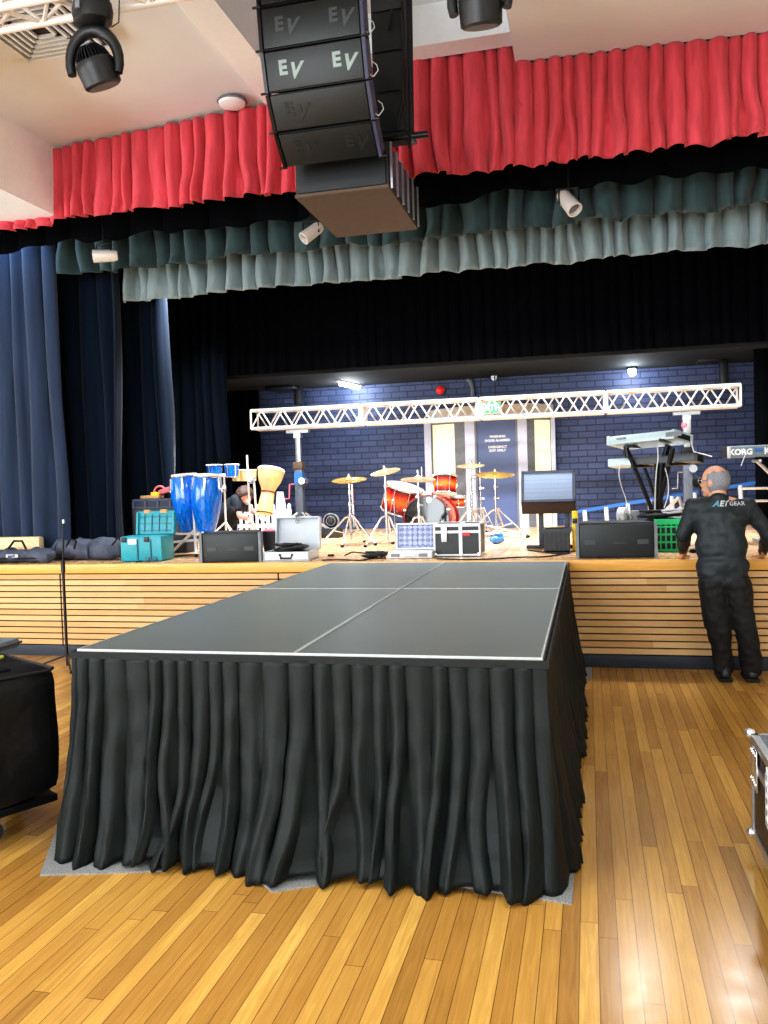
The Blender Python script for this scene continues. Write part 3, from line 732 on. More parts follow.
# ------------------------------------------------------------------ stage truss with winch stands
TY = 11.0
tl, tr = at(250, 422, TY).x, at(742, 393, TY).x
t = thing('box_truss', 'long silver box truss spanning the stage on two winch stands', 'truss', ((tl+tr)/2, TY, 2.4))
tm = MB(); nseg = 4; Lx = (tr-tl)/nseg
for k in range(nseg):
    a = tl+k*Lx
    sec = truss(MB(), a+0.015, a+Lx-0.015, TY, 2.41, 0.25, 0.25, 0.024, 10)
    for xx in (a+0.015, a+Lx-0.015):
        for p, q in (((0, 0), (0, 1)), ((0, 1), (1, 1)), ((1, 1), (1, 0)), ((1, 0), (0, 0))):
            sec.cone((xx, TY+p[0]*0.25, 2.41+p[1]*0.25), (xx, TY+q[0]*0.25, 2.41+q[1]*0.25), 0.016, seg=6)
    part('truss_section', sec, M_WALU, t)
def mast(px, label, blue):
    x = at(px, 450, TY+0.12).x; y = TY+0.12; g = 'winch stands carrying the box truss'
    t = thing('winch_stand', label, 'stand', (x, y, ZS), group=g)
    part('outer_mast', MB().rect((x-0.055, y-0.055, ZS+0.1), (x+0.055, y+0.055, 1.85), bev=0.008), mat('mast grey', (92, 98, 108), 0.4, metal=0.3), t)
    part('inner_mast', MB().rect((x-0.035, y-0.035, 1.85), (x+0.035, y+0.035, 2.34), bev=0.006), M_ALU, t)
    part('top_fork', MB().rect((x-0.16, y-0.04, 2.33), (x+0.16, y+0.04, 2.37)).rect((x-0.05, y-0.05, 2.26), (x+0.05, y+0.05, 2.33)), M_ALU, t, smooth=False)
    part('collar', MB().rect((x-0.07, y-0.07, 1.83), (x+0.07, y+0.07, 1.93), bev=0.01), M_BLKM if not blue else M_TAN, t)
    if blue: part('blue_tape', MB().rect((x-0.058, y-0.058, 1.62), (x+0.058, y+0.058, 1.78)), M_LADBLUE, t, smooth=False)
    else: part('red_knob', MB().ball((x-0.03, y-0.06, 2.2), (0.04, 0.03, 0.05)), M_PINK, t)
    h = MB().tube([(x-0.06, y-0.06, 1.62), (x-0.12, y-0.08, 1.62), (x-0.13, y-0.09, 1.42), (x-0.2, y-0.1, 1.42)], 0.01)
    part('winch_crank', h, M_CHROME if not blue else M_PINK, t)
    part('winch', MB().cone((x+0.06, y-0.09, 1.66), (x+0.06, y+0.04, 1.66), 0.05), M_CHROME, t)
    for k in range(4):
        a = PI/4+k*PI/2
        part('leg', MB().tube([(x+0.05*math.cos(a), y+0.05*math.sin(a), ZS+0.32), (x+0.5*math.cos(a), y+0.5*math.sin(a), ZS+0.02)], 0.02), M_ALU, t)
    if not blue:
        part('rigging_clamp', MB().rect((x-0.045, y-0.08, 2.1), (x+0.045, y+0.045, 2.3), bev=0.01), M_ALU, t)
mast(298.5, 'left winch stand with blue tape holding up the truss', True)
mast(687, 'right winch stand with grey mast behind the keyboards', False)

# ------------------------------------------------------------------ back wall: door bay, exit sign, lamps
FL, FR = at(425, 480, 12.3).x, at(556, 480, 12.3).x
zt = 2.50
DL, DR = at(466, 480, 12.1).x, at(528, 480, 12.1).x
yb, yf = 12.48, 12.10
def post(x0, x1, y0, y1, z0, z1): return MB().rect((x0, y0, z0), (x1, y1, z1), bev=0.004)
fr = MB(); fr.rect((FL, yb-0.14, ZS), (FL+0.10, yb, zt)); fr.rect((FR-0.06, yb-0.14, ZS), (FR, yb, zt))
fr.rect((DL, yf, ZS), (DL+0.14, yf+0.08, zt)); fr.rect((DR-0.13, yf, ZS), (DR, yf+0.08, zt))
struct('window_1', fr, M_LAV, smooth=False)
hd = MB(); M0 = Matrix.Translation((0, 0, zt-0.02))
hd.prism([(FL, yb), (DL, yf), (DR, yf), (FR, yb)], 0.06, M0)
struct('trim_bay_head', hd, M_LAV, smooth=False)
M1 = Matrix.Translation((0, 0, zt+0.04))
struct('trim_bay_canopy', MB().prism([(FL+0.05, yb), (DL-0.02, yf-0.06), (DR+0.02, yf-0.06), (FR-0.02, yb)], 0.12, M1), mat('beige render', (196, 186, 170), 0.8), smooth=False)
def side_light(name, xw, xd_, sgn):
    mb = MB()
    a = V((xw, yb-0.10, 0)); b = V((xd_, yf+0.05, 0))
    mb.face([a+V((0, 0, ZS)), b+V((0, 0, ZS)), b+V((0, 0, zt)), a+V((0, 0, zt))])
    o = struct(name, mb, M_PALEYEL, smooth=False, normals=False)
    d = (b-a); n = V((d.y, -d.x, 0)).normalized()*0.02
    if n.y > 0: n = -n
    fr = MB()
    for s0, s1 in ((0.0, 0.06), (0.68, 1.0)):
        p, q = a+d*s0+n, a+d*s1+n
        fr.face([p+V((0, 0, ZS)), q+V((0, 0, ZS)), q+V((0, 0, zt-0.02)), p+V((0, 0, zt-0.02))])
    p, q = a+n*1.1, b+n*1.1
    fr.face([p+V((0, 0, zt-0.07)), q+V((0, 0, zt-0.07)), q+V((0, 0, zt-0.02)), p+V((0, 0, zt-0.02))])
    f = fr.build('window_frame', M_GREY, None, smooth=False, local=True)
    f.parent = o; f.location = -o.location
side_light('window_2', FL+0.1, DL+0.02, 1)
side_light('window_3', FR-0.06, DR-0.02, -1)
dr = MB().rect((DL+0.14, yf+0.03, ZS+0.01), (DR-0.13, yf+0.07, zt-0.02)); dd = struct('door_1', dr, M_NAVYDOOR, smooth=False)
ew = 0.03
fd = MB(); fd.rect((DL+0.14, yf-0.005, ZS), (DL+0.14+ew, yf+0.03, zt-0.02)); fd.rect((DR-0.13-ew, yf-0.005, ZS), (DR-0.13, yf+0.03, zt-0.02)); fd.rect((DL+0.14+ew, yf-0.005, zt-0.05), (DR-0.13-ew, yf+0.03, zt-0.02))
part('door_frame', fd, M_GREY, dd, smooth=False)
dcx = (DL+DR)/2+0.02
for words, py in (('WARNING', 436.5), ('DOOR ALARMED', 440.5), ('EMERGENCY', 447), ('EXIT ONLY', 450.5)):
    text_mesh(words, 0.047, facing(at(497.5, py, yf+0.027)), M_WTEXT, dd, name='door_lettering', bold=0.002)
ex = at(488, 408, 11.7)
t = thing('exit_sign', 'small lit green exit sign behind the truss above the door', 'sign', (ex.x, 11.7, ex.z-0.08))
part('housing', MB().rect((ex.x-0.18, 11.7, ex.z-0.085), (ex.x+0.18, 11.76, ex.z+0.085), bev=0.008), M_TRIMW, t)
part('face', MB().rect((ex.x-0.165, 11.692, ex.z-0.07), (ex.x+0.165, 11.70, ex.z+0.07)), M_EXIT, t, smooth=False)
text_mesh('EXIT', 0.12, facing((ex.x+0.02, 11.69, ex.z)), M_EXITW, t, bold=0.003)
part('hanging_rod', MB().cone((ex.x-0.1, 11.73, ex.z+0.08), (ex.x-0.1, 11.73, zc), 0.008).cone((ex.x+0.1, 11.73, ex.z+0.08), (ex.x+0.1, 11.73, zc), 0.008), M_BLKM, t)
# fluorescent lamp
c = at(350, 386, 12.2); cz = min(c.z, zc-0.05)
t = thing('tube_lamp', 'bright fluorescent tube lamp under the rear stage ceiling', 'lamp', (c.x, 12.2, cz))
part('tube', MB().cone((c.x-0.02, 11.75, cz-0.0), (c.x+0.08, 12.4, cz-0.0), 0.024), M_TUBE, t)
part('batten', MB().box((c.x+0.03, 12.08, (cz+0.03+zc)/2), (0.07, 0.8, zc-cz-0.03), rot=(0, 0, R(-9))), M_TRIMW, t)
c = at(632, 364, 12.2)
t = thing('round_lamp', 'bright round bulkhead lamp near the right of the rear ceiling', 'lamp', (c.x, 12.2, zc-0.09))
part('bulb', MB().ball((c.x, 12.2, zc-0.07), (0.055, 0.055, 0.06)), M_TUBE, t)
part('holder', MB().lathe([(0.07, -0.03), (0.07, 0.0)], Matrix.Translation((c.x, 12.2, zc)), seg=20), M_BLK, t)
c = at(440, 390, 12.42)
t = thing('alarm_bell', 'red round alarm sounder on the brick wall', 'alarm', (c.x, 12.45, c.z))
part('dome', MB().ball((c.x, 12.44, c.z), (0.065, 0.05, 0.065)), M_ALARM, t)
part('base_plate', MB().cone((c.x, 12.44, c.z), (c.x, 12.5, c.z), 0.075, seg=20), M_BLK, t)
c = at(494, 377, 12.3)
t = thing('motion_sensor', 'small white sensor above the exit sign', 'sensor', c)
part('housing', MB().ball(c, (0.045, 0.04, 0.055)), M_TRIMW, t)
part('arm', MB().cone(c, (c.x, 12.5, c.z+0.02), 0.012), M_TRIMW, t)
c = at(470, 378, 12.4)
cp = MB().tube([(c.x-0.05, 12.42, zc-0.02), (c.x, 12.42, zc-0.04), (c.x+0.03, 12.42, zc-0.14), (c.x+0.03, 12.42, 2.6)], 0.03)
tag(cp.build('conduit_pipe', M_GREY), 'grey conduit pipe running down the wall to the door bay', 'pipe')
def wall_bracket(px, py, w, h, label, Y=12.0):
    c = at(px, py, Y); 
    t = thing('ceiling_bracket', label, 'bracket', (c.x, Y, c.z), group='dark brackets under the rear ceiling')
    part('plate', MB().box((c.x-0.05, Y, c.z+0.02), (w, 0.3, 0.05), bev=0.01), M_BLK, t)
    part('arm', MB().rect((c.x+0.1, Y+0.05, c.z-h), (c.x+0.2, Y+0.2, max(zc, c.z+0.06)), bev=0.01), M_BLK, t)
wall_bracket(286, 390, 0.45, 0.22, 'dark bracket at the left end of the rear ceiling')
wall_bracket(713, 362, 0.3, 0.35, 'dark bracket at the right end of the rear ceiling')

# ------------------------------------------------------------------ long speakers lying on the stage
def lying_speaker(pl, pr, h, label, dep=0.42):
    pl, pr = V(pl), V(pr); d = (pr-pl); W = d.length; rz = math.atan2(d.y, d.x); c = (pl+pr)/2
    t = thing('stage_speaker', label, 'speaker', (c.x, c.y, ZS), rz, 'long black speaker boxes along the stage edge')
    part('cabinet', MB().prism([(-W/2+0.02, 0.02), (W/2-0.02, 0.02), (W/2-0.1, dep), (-W/2+0.1, dep)], h, Matrix.Translation((0, 0, 0.003))), M_BOXBLK, t, local=True, smooth=False)
    part('grille', MB().box((0, 0.008, h/2), (W-0.07, 0.022, h-0.02), bev=0.005), M_GRILLE, t, local=True)
    for s in (-1, 1):
        part('end_plate', MB().box((s*(W/2-0.015), 0.03, h/2), (0.026, 0.09, h)), M_GREY, t, local=True, smooth=False)
        part('label_plate', MB().box((s*(W/2-0.12), -0.005, h*0.46), (0.09, 0.006, 0.04)), M_LOGO2, t, local=True, smooth=False)
    part('badge', MB().box((0.02, -0.005, h*0.43), (0.10, 0.006, 0.008)), M_LOGO2, t, local=True, smooth=False)
def basepair(a, b, da=0, db=0): return on(*a), on(*b)
a, b = on(200, 563), on(262, 561.5); lying_speaker(a, b, 0.278, 'long black speaker lying in front of the blue congas')
a, b = on(576, 558.5), on(658, 557.5); lying_speaker(a, b, 0.30, 'long black speaker beside the green crate, right of the platform')

# ------------------------------------------------------------------ teal tool box
a = on(121, 562); b = on(153, 562); d = (b-a); rz = math.atan2(d.y, d.x); W = d.length
t = thing('tool_box', 'teal plastic tool box with its lid open on the stage edge', 'tool box', ((a.x+b.x)/2, a.y, ZS), rz+R(8))
H = 0.25
bx = MB(); bx.box((0.035, 0.16, H/2+0.003), (W+0.07, 0.30, H), bev=0.02)
part('body', bx, M_TEAL, t, local=True)
for x in (0.0, 0.14): part('panel_groove', MB().box((x, 0.004, H*0.48), (0.011, 0.012, H*0.8)), M_TEALD, t, local=True, smooth=False)
part('rating_label', MB().box((-0.05, 0.006, H*0.8), (0.09, 0.01, 0.05)), M_TRIMW, t, local=True, smooth=False)
for x in (-0.14, 0.1): part('latch', MB().box((x, 0.004, H-0.03), (0.05, 0.02, 0.05), bev=0.006), M_BLK, t, local=True)
for x in (0.10, 0.18): part('foot', MB().box((x, 0.003, 0.025), (0.05, 0.012, 0.04), bev=0.005), M_TEALD, t, local=True)
lid = MB(); lm = Matrix.Translation((0.075, 0.29, H)) @ Matrix.Rotation(R(-8), 4, 'X')
lid.box((0, 0, 0.12), (W+0.04, 0.05, 0.24), M=lm, bev=0.015)
for s in (-1, 1): lid.box((s*(W+0.02)/2, -0.02, 0.115), (0.02, 0.05, 0.225), M=lm)
part('lid', lid, M_TEAL, t, local=True)
rb = MB()
for k in range(4): rb.box((-0.12+k*0.08, -0.028, 0.115), (0.008, 0.012, 0.18), M=lm)
for k in range(3): rb.box((0, -0.028, 0.04+k*0.07), (W-0.02, 0.012, 0.007), M=lm)
part('lid_ribs', rb, M_TEALD, t, local=True, smooth=False)
part('lid_latch', MB().box((-0.10, 0.0, 0.235), (0.07, 0.06, 0.04), M=lm, bev=0.01).box((0.08, 0.0, 0.235), (0.07, 0.06, 0.04), M=lm, bev=0.01), mat('ochre plastic', (196, 150, 90), 0.5), t, local=True)

# amplifier cabinet behind the tool box
c = at(160, 520, 8.45)
t = thing('amplifier_cabinet', 'dark navy amplifier rack cabinet behind the teal tool box', 'amplifier', (c.x, 8.45, ZS))
zt2 = at(150, 499, 8.45).z; x0 = at(132, 520, 8.45).x; x1 = at(186, 520, 8.45).x
part('shell', MB().rect((x0, 8.45, ZS+0.003), (x1, 8.72, zt2), bev=0.012), mat('navy vinyl', (34, 42, 62), 0.6), t)
fb = MB()
for k in range(5): 
    xx = x0+0.02+(x1-x0-0.06)*k/4; fb.rect((xx, 8.435, zt2-0.09), (xx+0.02, 8.452, zt2-0.01))
fb.rect((x0+0.02, 8.435, zt2-0.02), (x1-0.02, 8.452, zt2-0.006)); fb.rect((x0+0.02, 8.435, zt2-0.1), (x1-0.02, 8.452, zt2-0.09))
part('front_rail', fb, mat('slate vinyl', (70, 78, 104), 0.6), t, smooth=False)
part('panel', MB().rect((x0+0.03, 8.44, ZS+0.03), (x1-0.03, 8.452, zt2-0.12)), M_BLK, t, smooth=False)
c = at(152, 497, 8.6)
t = thing('yellow_tray', 'small yellow and pink tangle of accessories on the amplifier cabinet', 'accessories', (c.x, 8.6, zt2))
part('tray', MB().box((c.x, 8.6, zt2+0.02), (0.22, 0.14, 0.035), bev=0.01), mat('ochre plastic', (196, 150, 90), 0.5), t)
part('yellow_block', MB().box((c.x+0.06, 8.58, zt2+0.055), (0.09, 0.08, 0.04), bev=0.01), M_YELLOW, t)
part('pink_strap', MB().torus(Matrix.Translation((c.x+0.10, 8.6, zt2+0.07)) @ Matrix.Rotation(PI/2, 4, 'X'), 0.07, 0.01, a0=0, a1=PI).box((c.x+0.17, 8.62, zt2+0.09), (0.18, 0.06, 0.06), rot=(0, R(-15), 0), bev=0.02), M_PINK, t)

# bags and block at far left of the stage
p = on(0, 561)
def bag(pts, radii, label, seed, sq=0.6, name='equipment_bag'):
    t = []
    mb = MB(); n = len(pts)
    mb.tube(pts, 0.1, seg=18, radii=radii)
    rnd = random.Random(seed)
    for v in mb.bm.verts:
        v.co.z = ZS+0.01+max(0, (v.co.z-ZS))*sq
        v.co += V((noise.noise(v.co*6+V((seed, 0, 0))), noise.noise(v.co*5+V((0, seed, 0))), noise.noise(v.co*7+V((0, 0, seed)))))*0.03
        v.co.z = max(ZS+0.004, v.co.z)
    return mb
q0 = at(-25, 555, 7.52); q1 = at(60, 555, 7.62)
t = thing('equipment_bag', 'long charcoal equipment bag lying at the far left of the stage', 'bag', ((q0.x+q1.x)/2, 7.62, ZS), group='soft charcoal bags')
n = 22
pts = [(q0.x+(q1.x-q0.x)*k/n, 7.52+0.02*math.sin(k*0.9), ZS+0.09) for k in range(n+1)]
part('body', bag(pts, [0.03]+[0.095+0.012*math.sin(k*1.7) for k in range(n-1)]+[0.04], '', 3, 0.7), M_BAG, t)
part('zip', MB().tube([(q0.x+0.1, 7.425, ZS+0.05), (q1.x-0.06, 7.425, ZS+0.05)], 0.008), M_RUB, t)
part('strap', MB().tube([at(8, 549, 7.5), at(14, 541, 7.52), at(22, 541, 7.52), at(26, 549, 7.5)], 0.012), M_RUB, t)
part('label_patch', MB().box(at(12, 556, 7.41), (0.14, 0.006, 0.03)), M_LGREY, t, smooth=False)
q0 = at(52, 550, 7.8); q1 = at(130, 550, 7.75)
t = thing('equipment_bag', 'crumpled charcoal bag next to the teal tool box', 'bag', ((q0.x+q1.x)/2, 7.8, ZS), group='soft charcoal bags')
pts = [(q0.x+(q1.x-q0.x)*k/n, 7.80+0.03*math.sin(k*0.7), ZS+0.11) for k in range(n+1)]
part('body', bag(pts, [0.05]+[0.125+0.02*math.sin(k*0.9+1)+0.008*math.sin(k*2.9) for k in range(n-1)]+[0.08], '', 9, 0.85), M_BAG, t)
part('loop_handle', MB().tube([at(66, 547, 7.66), at(70, 539, 7.68), at(76, 541, 7.66), at(74, 549, 7.64)], 0.01), M_RUB, t)
part('loop_handle', MB().tube([at(112, 545, 7.66), at(118, 538, 7.68), at(124, 545, 7.66)], 0.01), M_RUB, t)
b0, b1 = at(-20, 543, 7.66), at(39, 543, 7.66)
zb = at(20, 537, 7.66).z
tag(MB().rect((b0.x, 7.66, ZS+0.004), (b1.x, 7.755, zb), bev=0.03).build('foam_block', mat('pale tan block', (236, 208, 160), 0.6)), 'pale tan block lying behind the bag at far left', 'block')

# ------------------------------------------------------------------ microphone stand on the hall floor
c = on(68, 676, 0); c.y = 6.75; c = at(68, 676, 6.75); c.z = 0
top = at(63.5, 521, 6.75)
t = thing('microphone_stand', 'tall thin black microphone stand left of the platform', 'stand', (c.x, c.y, 0))
part('pole', MB().cone((c.x, c.y, 0.02), (c.x, c.y, 0.95), 0.013).cone((c.x, c.y, 0.93), (top.x, c.y, top.z), 0.008), M_BLKM, t)
part('clutch', MB().cone((c.x, c.y, 0.88), (c.x, c.y, 0.98), 0.02), M_BLK, t)
part('thread_tip', MB().cone((top.x, c.y, top.z-0.02), (top.x, c.y, top.z+0.012), 0.011), M_CHROME, t)
for a in (R(190), R(310), R(70)):
    part('leg', MB().tube([(c.x, c.y, 0.12), (c.x+0.30*math.cos(a), c.y+0.30*math.sin(a), 0.014)], 0.009), M_BLKM, t)
    part('foot', MB().ball((c.x+0.30*math.cos(a), c.y+0.30*math.sin(a), 0.015), 0.015, seg=10), M_RUB, t)

# ------------------------------------------------------------------ congas, bongos, djembe
conga_prof = [(0.112, 0.0), (0.120, 0.03), (0.150, 0.16), (0.178, 0.33), (0.187, 0.45), (0.182, 0.56), (0.165, 0.66), (0.152, 0.71)]
def conga(px, Y, label, spin=0.0):
    b = at(px[1], 531, Y); tp = at(px[0], 475, Y); h = tp.z-b.z; k = h/0.71
    M = frame_z(b, tp-b, spin)
    t = thing('conga_drum', label, 'drum', b, group='blue congas')
    pr = [(r*0.86, z*k) for r, z in conga_prof]
    part('shell', MB().lathe(pr, M, seg=32), M_BLUE, t)
    part('drum_head', MB().lathe([(0.134, 0.68*k), (0.140, 0.70*k), (0.136, 0.725*k), (0.0, 0.732*k)], M, seg=32, cap=False), M_HIDE, t)
    part('rim', MB().torus(M @ Matrix.Translation((0, 0, 0.69*k)), 0.141, 0.008, seg=32), M_CHROME, t)
    for j in range(6):
        a = 2*PI*j/6+0.3
        part('tuning_lug', MB().box((0.158*math.cos(a), 0.158*math.sin(a), 0.60*k), (0.022, 0.022, 0.13), rot=(0, R(-7), a), M=M, bev=0.004), M_CHROME, t)
    part('side_badge', MB().ball(M @ V((0.02, -0.16, 0.52*k)), (0.022, 0.012, 0.022)), M_CHROME, t)
    return b
cb1 = conga((184, 190), 8.3, 'blue lacquered conga drum on the left of the pair')
cb2 = conga((207, 206), 8.18, 'blue lacquered conga drum on the right of the pair, nearer')
sx = at(193.5, 500, 8.12)
t = thing('conga_stand', 'white tubular stand carrying the two blue congas', 'stand', (sx.x, 8.12, ZS))
part('post', MB().cone((sx.x, 8.12, ZS+0.2), (sx.x, 8.12, 1.60), 0.015), M_WALU, t)
part('cradle', MB().torus(Matrix.Translation((cb1.x, 8.3, 1.13)), 0.15, 0.012, a0=R(180), a1=R(360)).torus(Matrix.Translation((cb2.x, 8.18, 1.13)), 0.15, 0.012, a0=R(180), a1=R(360)), M_WALU, t)
for p_ in ((at(170, 547, 8.2)), at(196, 550, 7.95), at(226, 547, 8.45)):
    q = V((p_.x, p_.y, ZS+0.015)); part('leg', MB().tube([(sx.x, 8.12, 1.17), (sx.x+(q.x-sx.x)*0.2, 8.12+(q.y-8.12)*0.2, 1.12), q], 0.016), M_WALU, t)
    part('foot', MB().ball(q, 0.02, seg=10), M_RUB, t)
part('brace', MB().tube([at(174, 542, 8.2), at(198, 540, 8.1)], 0.014), M_WALU, t)
def bongo(px, py0, py1, Y, w, label):
    tp = at(px, py0, Y); bt = at(px, py1, Y); M = frame_z(bt, (0.0, 0.0, 1)); h = tp.z-bt.z
    t = thing('bongo_drum', label, 'drum', bt, group='blue bongos')
    part('shell', MB().lathe([(w*0.8, 0), (w*0.9, h*0.3), (w*0.97, h*0.9)], M, seg=26), M_BLUE, t)
    part('drum_head', MB().lathe([(w, h*0.93), (w*1.03, h*0.97), (w, h), (0, h*1.01)], M, seg=26, cap=False), M_HIDE, t)
    part('rim', MB().torus(M @ Matrix.Translation((0, 0, h*0.93)), w*1.04, 0.006, seg=26), M_CHROME, t)
    part('bottom_ring', MB().torus(M, w*0.82, 0.007, seg=26), M_CHROME, t)
    for j in range(5):
        a = 2*PI*j/5-1.2; part('tuning_rod', MB().cone(M @ V((w*1.02*math.cos(a), w*1.02*math.sin(a), h*0.95)), M @ V((w*0.86*math.cos(a), w*0.86*math.sin(a), 0)), 0.005, seg=6), M_CHROME, t)
bongo(214.5, 464.5, 478, 9.6, 0.10, 'left blue bongo with cream head beside the congas')
bongo(232, 464, 477, 9.55, 0.09, 'right blue bongo next to the cream bongo')
s0 = at(224, 475, 9.6)
t = thing('bongo_stand', 'silver tripod stand holding the blue bongos', 'stand', (s0.x, 9.6, ZS))
part('pole', MB().cone((s0.x, 9.6, ZS+0.1), (s0.x, 9.6, s0.z), 0.013), M_WALU, t)
part('clamp', MB().box((s0.x, 9.58, 1.6), (0.06, 0.05, 0.07), bev=0.01).box((s0.x, 9.58, s0.z), (0.12, 0.04, 0.03)), M_CHROME, t)
for a in (R(200), R(320), R(80)): part('leg', MB().tube([(s0.x, 9.6, ZS+0.28), (s0.x+0.3*math.cos(a), 9.6+0.3*math.sin(a), ZS+0.012)], 0.011), M_WALU, t)
# cream wood bongo pair
for px, w, lab in ((239, 0.085, 'left cream wooden bongo beside the djembe'), (249, 0.10, 'right cream wooden bongo touching the djembe')):
    tp = at(px, 469.5, 9.7); bt = at(px, 481, 9.7); h = tp.z-bt.z; M = frame_z(bt, (0, 0, 1))
    t = thing('wooden_bongo', lab, 'drum', bt, group='cream wooden bongos')
    part('shell', MB().lathe([(w*0.9, 0), (w, h*0.95)], M, seg=24), M_WOODP, t)
    part('drum_head', MB().lathe([(w*1.03, h*0.9), (w*1.03, h), (0, h*1.01)], M, seg=24, cap=False), M_HIDE, t)
# djembe hung on a stand
M = None
tp = at(271.5, 469, 9.3); bt = at(264.5, 514, 9.15); ax = tp-bt; h = ax.length; M = frame_z(bt, ax)
t = thing('djembe_drum', 'pale wooden goblet djembe with red waist band', 'drum', bt)
pr = [(0.092, 0), (0.096, 0.02*h), (0.078, 0.40*h), (0.076, 0.48*h), (0.085, 0.55*h), (0.13, 0.72*h), (0.150, 0.86*h), (0.156, 0.97*h)]
part('shell', MB().lathe(pr, M, seg=32), M_WOODP, t)
part('drum_head', MB().lathe([(0.160, 0.94*h), (0.163, 0.985*h), (0.155, h), (0, 1.005*h)], M, seg=32, cap=False), M_HIDE, t)
part('waist_band', MB().torus(M @ Matrix.Translation((0, 0, 0.48*h)), 0.079, 0.009, seg=28), mat('dark red cord', (130, 50, 50), 0.7), t)
part('foot_rim', MB().torus(M @ Matrix.Translation((0, 0, 0.01)), 0.092, 0.008, seg=28), mat('dark brown rim', (70, 44, 28), 0.6), t)
part('emblem', MB().ball(M @ V((0.10, -0.105, 0.80*h)), (0.022, 0.02, 0.028)).ball(M @ V((0.11, -0.10, 0.70*h)), (0.016, 0.014, 0.012)), M_BLK, t)
s1 = at(249, 480, 9.5)
t = thing('percussion_stand', 'silver stand holding the djembe and cream bongos', 'stand', (s1.x, 9.5, ZS))
s1t = at(247, 455, 9.5)
part('pole', MB().cone((s1.x, 9.5, ZS+0.1), (s1t.x, 9.5, s1t.z), 0.012).cone((s1.x+0.08, 9.5, ZS+0.3), (s1.x+0.06, 9.5, s1.z+0.08), 0.014), M_WALU, t)
part('arm', MB().tube([(s1.x, 9.5, s1.z), (s1.x+0.12, 9.42, s1.z+0.02)], 0.014).box((s1.x+0.04, 9.48, s1.z), (0.07, 0.06, 0.09), bev=0.01), M_CHROME, t)
for a in (R(210), R(330), R(90)): part('leg', MB().tube([(s1.x, 9.5, ZS+0.3), (s1.x+0.33*math.cos(a), 9.5+0.33*math.sin(a), ZS+0.012)], 0.012), M_WALU, t)
# white picket panel and wedge
x0, x1 = at(236, 520, 10.55).x, at(290, 520, 10.55).x
t = thing('picket_panel', 'low white picket panel behind the crouching person', 'picket fence', ((x0+x1)/2, 10.55, ZS))
z2 = at(260, 504, 10.55).z
for k in range(11):
    xx = x0+(x1-x0)*k/10; part('picket', MB().prism([(-0.02, 0), (0.02, 0), (0.02, z2-ZS-0.02), (0, z2-ZS), (-0.02, z2-ZS-0.02)], 0.015, Matrix.Translation((xx, 10.55, ZS+0.003)) @ Matrix.Rotation(PI/2, 4, 'X')), M_TRIMW, t, smooth=False)
part('rail', MB().rect((x0-0.02, 10.55, ZS+0.15), (x1+0.02, 10.57, ZS+0.2)).rect((x0-0.02, 10.55, z2-0.14), (x1+0.02, 10.57, z2-0.09)), M_TRIMW, t, smooth=False)
w0 = at(283, 525, 10.75)
tag(MB().prism([(-0.13, 0), (0.13, 0), (0.02, 0.62), (-0.06, 0.62)], 0.03, Matrix.Translation((w0.x, 10.75, ZS+0.004)) @ Matrix.Rotation(PI/2, 4, 'X')).build('white_board', M_LAV, smooth=False), 'tall pale tapered board leaning behind the djembe', 'board')
# bin
c = at(270, 545, 7.9)
t = thing('waste_bin', 'dark grey tapered bin with red contents beside the open case', 'bin', (c.x, 7.9, ZS))
zt3 = at(270, 531, 7.9).z
part('body', MB().lathe([(0.055, 0.003), (0.085, zt3-ZS), (0.088, zt3-ZS), (0.08, zt3-ZS-0.01), (0.055, 0.02)], Matrix.Translation((c.x, 7.9, ZS)), seg=24), mat('slate plastic', (52, 56, 66), 0.5), t)
part('contents', MB().ball((c.x, 7.9, zt3-0.005), (0.07, 0.06, 0.035)), M_PINK, t)

# ------------------------------------------------------------------ open silver suitcase
a, b = on(263, 563.5), on(309, 563); d = b-a; rz = math.atan2(d.y, d.x); W = d.length; a.y = b.y = 7.36
t = thing('open_case', 'open pale silver hard case with cables inside, lid up', 'case', ((a.x+b.x)/2-0.045, 7.36, ZS), R(5))
dp = 0.40; h = 0.088
tb = MB(); tb.box((0, dp/2, 0.012), (W, dp, 0.02)); tb.box((0, 0.008, h/2+0.003), (W, 0.016, h)); tb.box((0, dp-0.008, h/2+0.003), (W, 0.016, h)); tb.box((-W/2+0.008, dp/2, h/2+0.003), (0.016, dp, h)); tb.box((W/2-0.008, dp/2, h/2+0.003), (0.016, dp, h))
part('tray', tb, M_SILCASE, t, local=True, smooth=False)
part('handle', MB().tube([(-0.055, 0, 0.06), (-0.05, -0.02, 0.035), (0.05, -0.02, 0.035), (0.055, 0, 0.06)], 0.008).box((-0.058, -0.004, 0.065), (0.02, 0.012, 0.02)).box((0.058, -0.004, 0.065), (0.02, 0.012, 0.02)), M_BLK, t, local=True)
lm = Matrix.Translation((0.02, dp, h)) @ Matrix.Rotation(R(-9), 4, 'X')
ld = MB(); ld.box((0, 0.02, 0.155), (W, 0.012, 0.31), M=lm)
for s in (-1, 1): ld.box((s*(W/2-0.006), -0.02, 0.155), (0.012, 0.08, 0.31), M=lm)
ld.box((0, -0.02, 0.304), (W, 0.08, 0.012), M=lm)
part('lid', ld, M_LGREY, t, local=True, smooth=False)
part('latch', MB().box((0, -0.062, 0.29), (0.03, 0.012, 0.04), M=lm).torus(lm @ Matrix.Translation((0, -0.062, 0.262)) @ Matrix.Rotation(PI/2, 4, 'X'), 0.016, 0.004, seg=14), M_GREY, t, local=True)
cw = root_matrix(t) @ V((0, 0.19, 0.085))
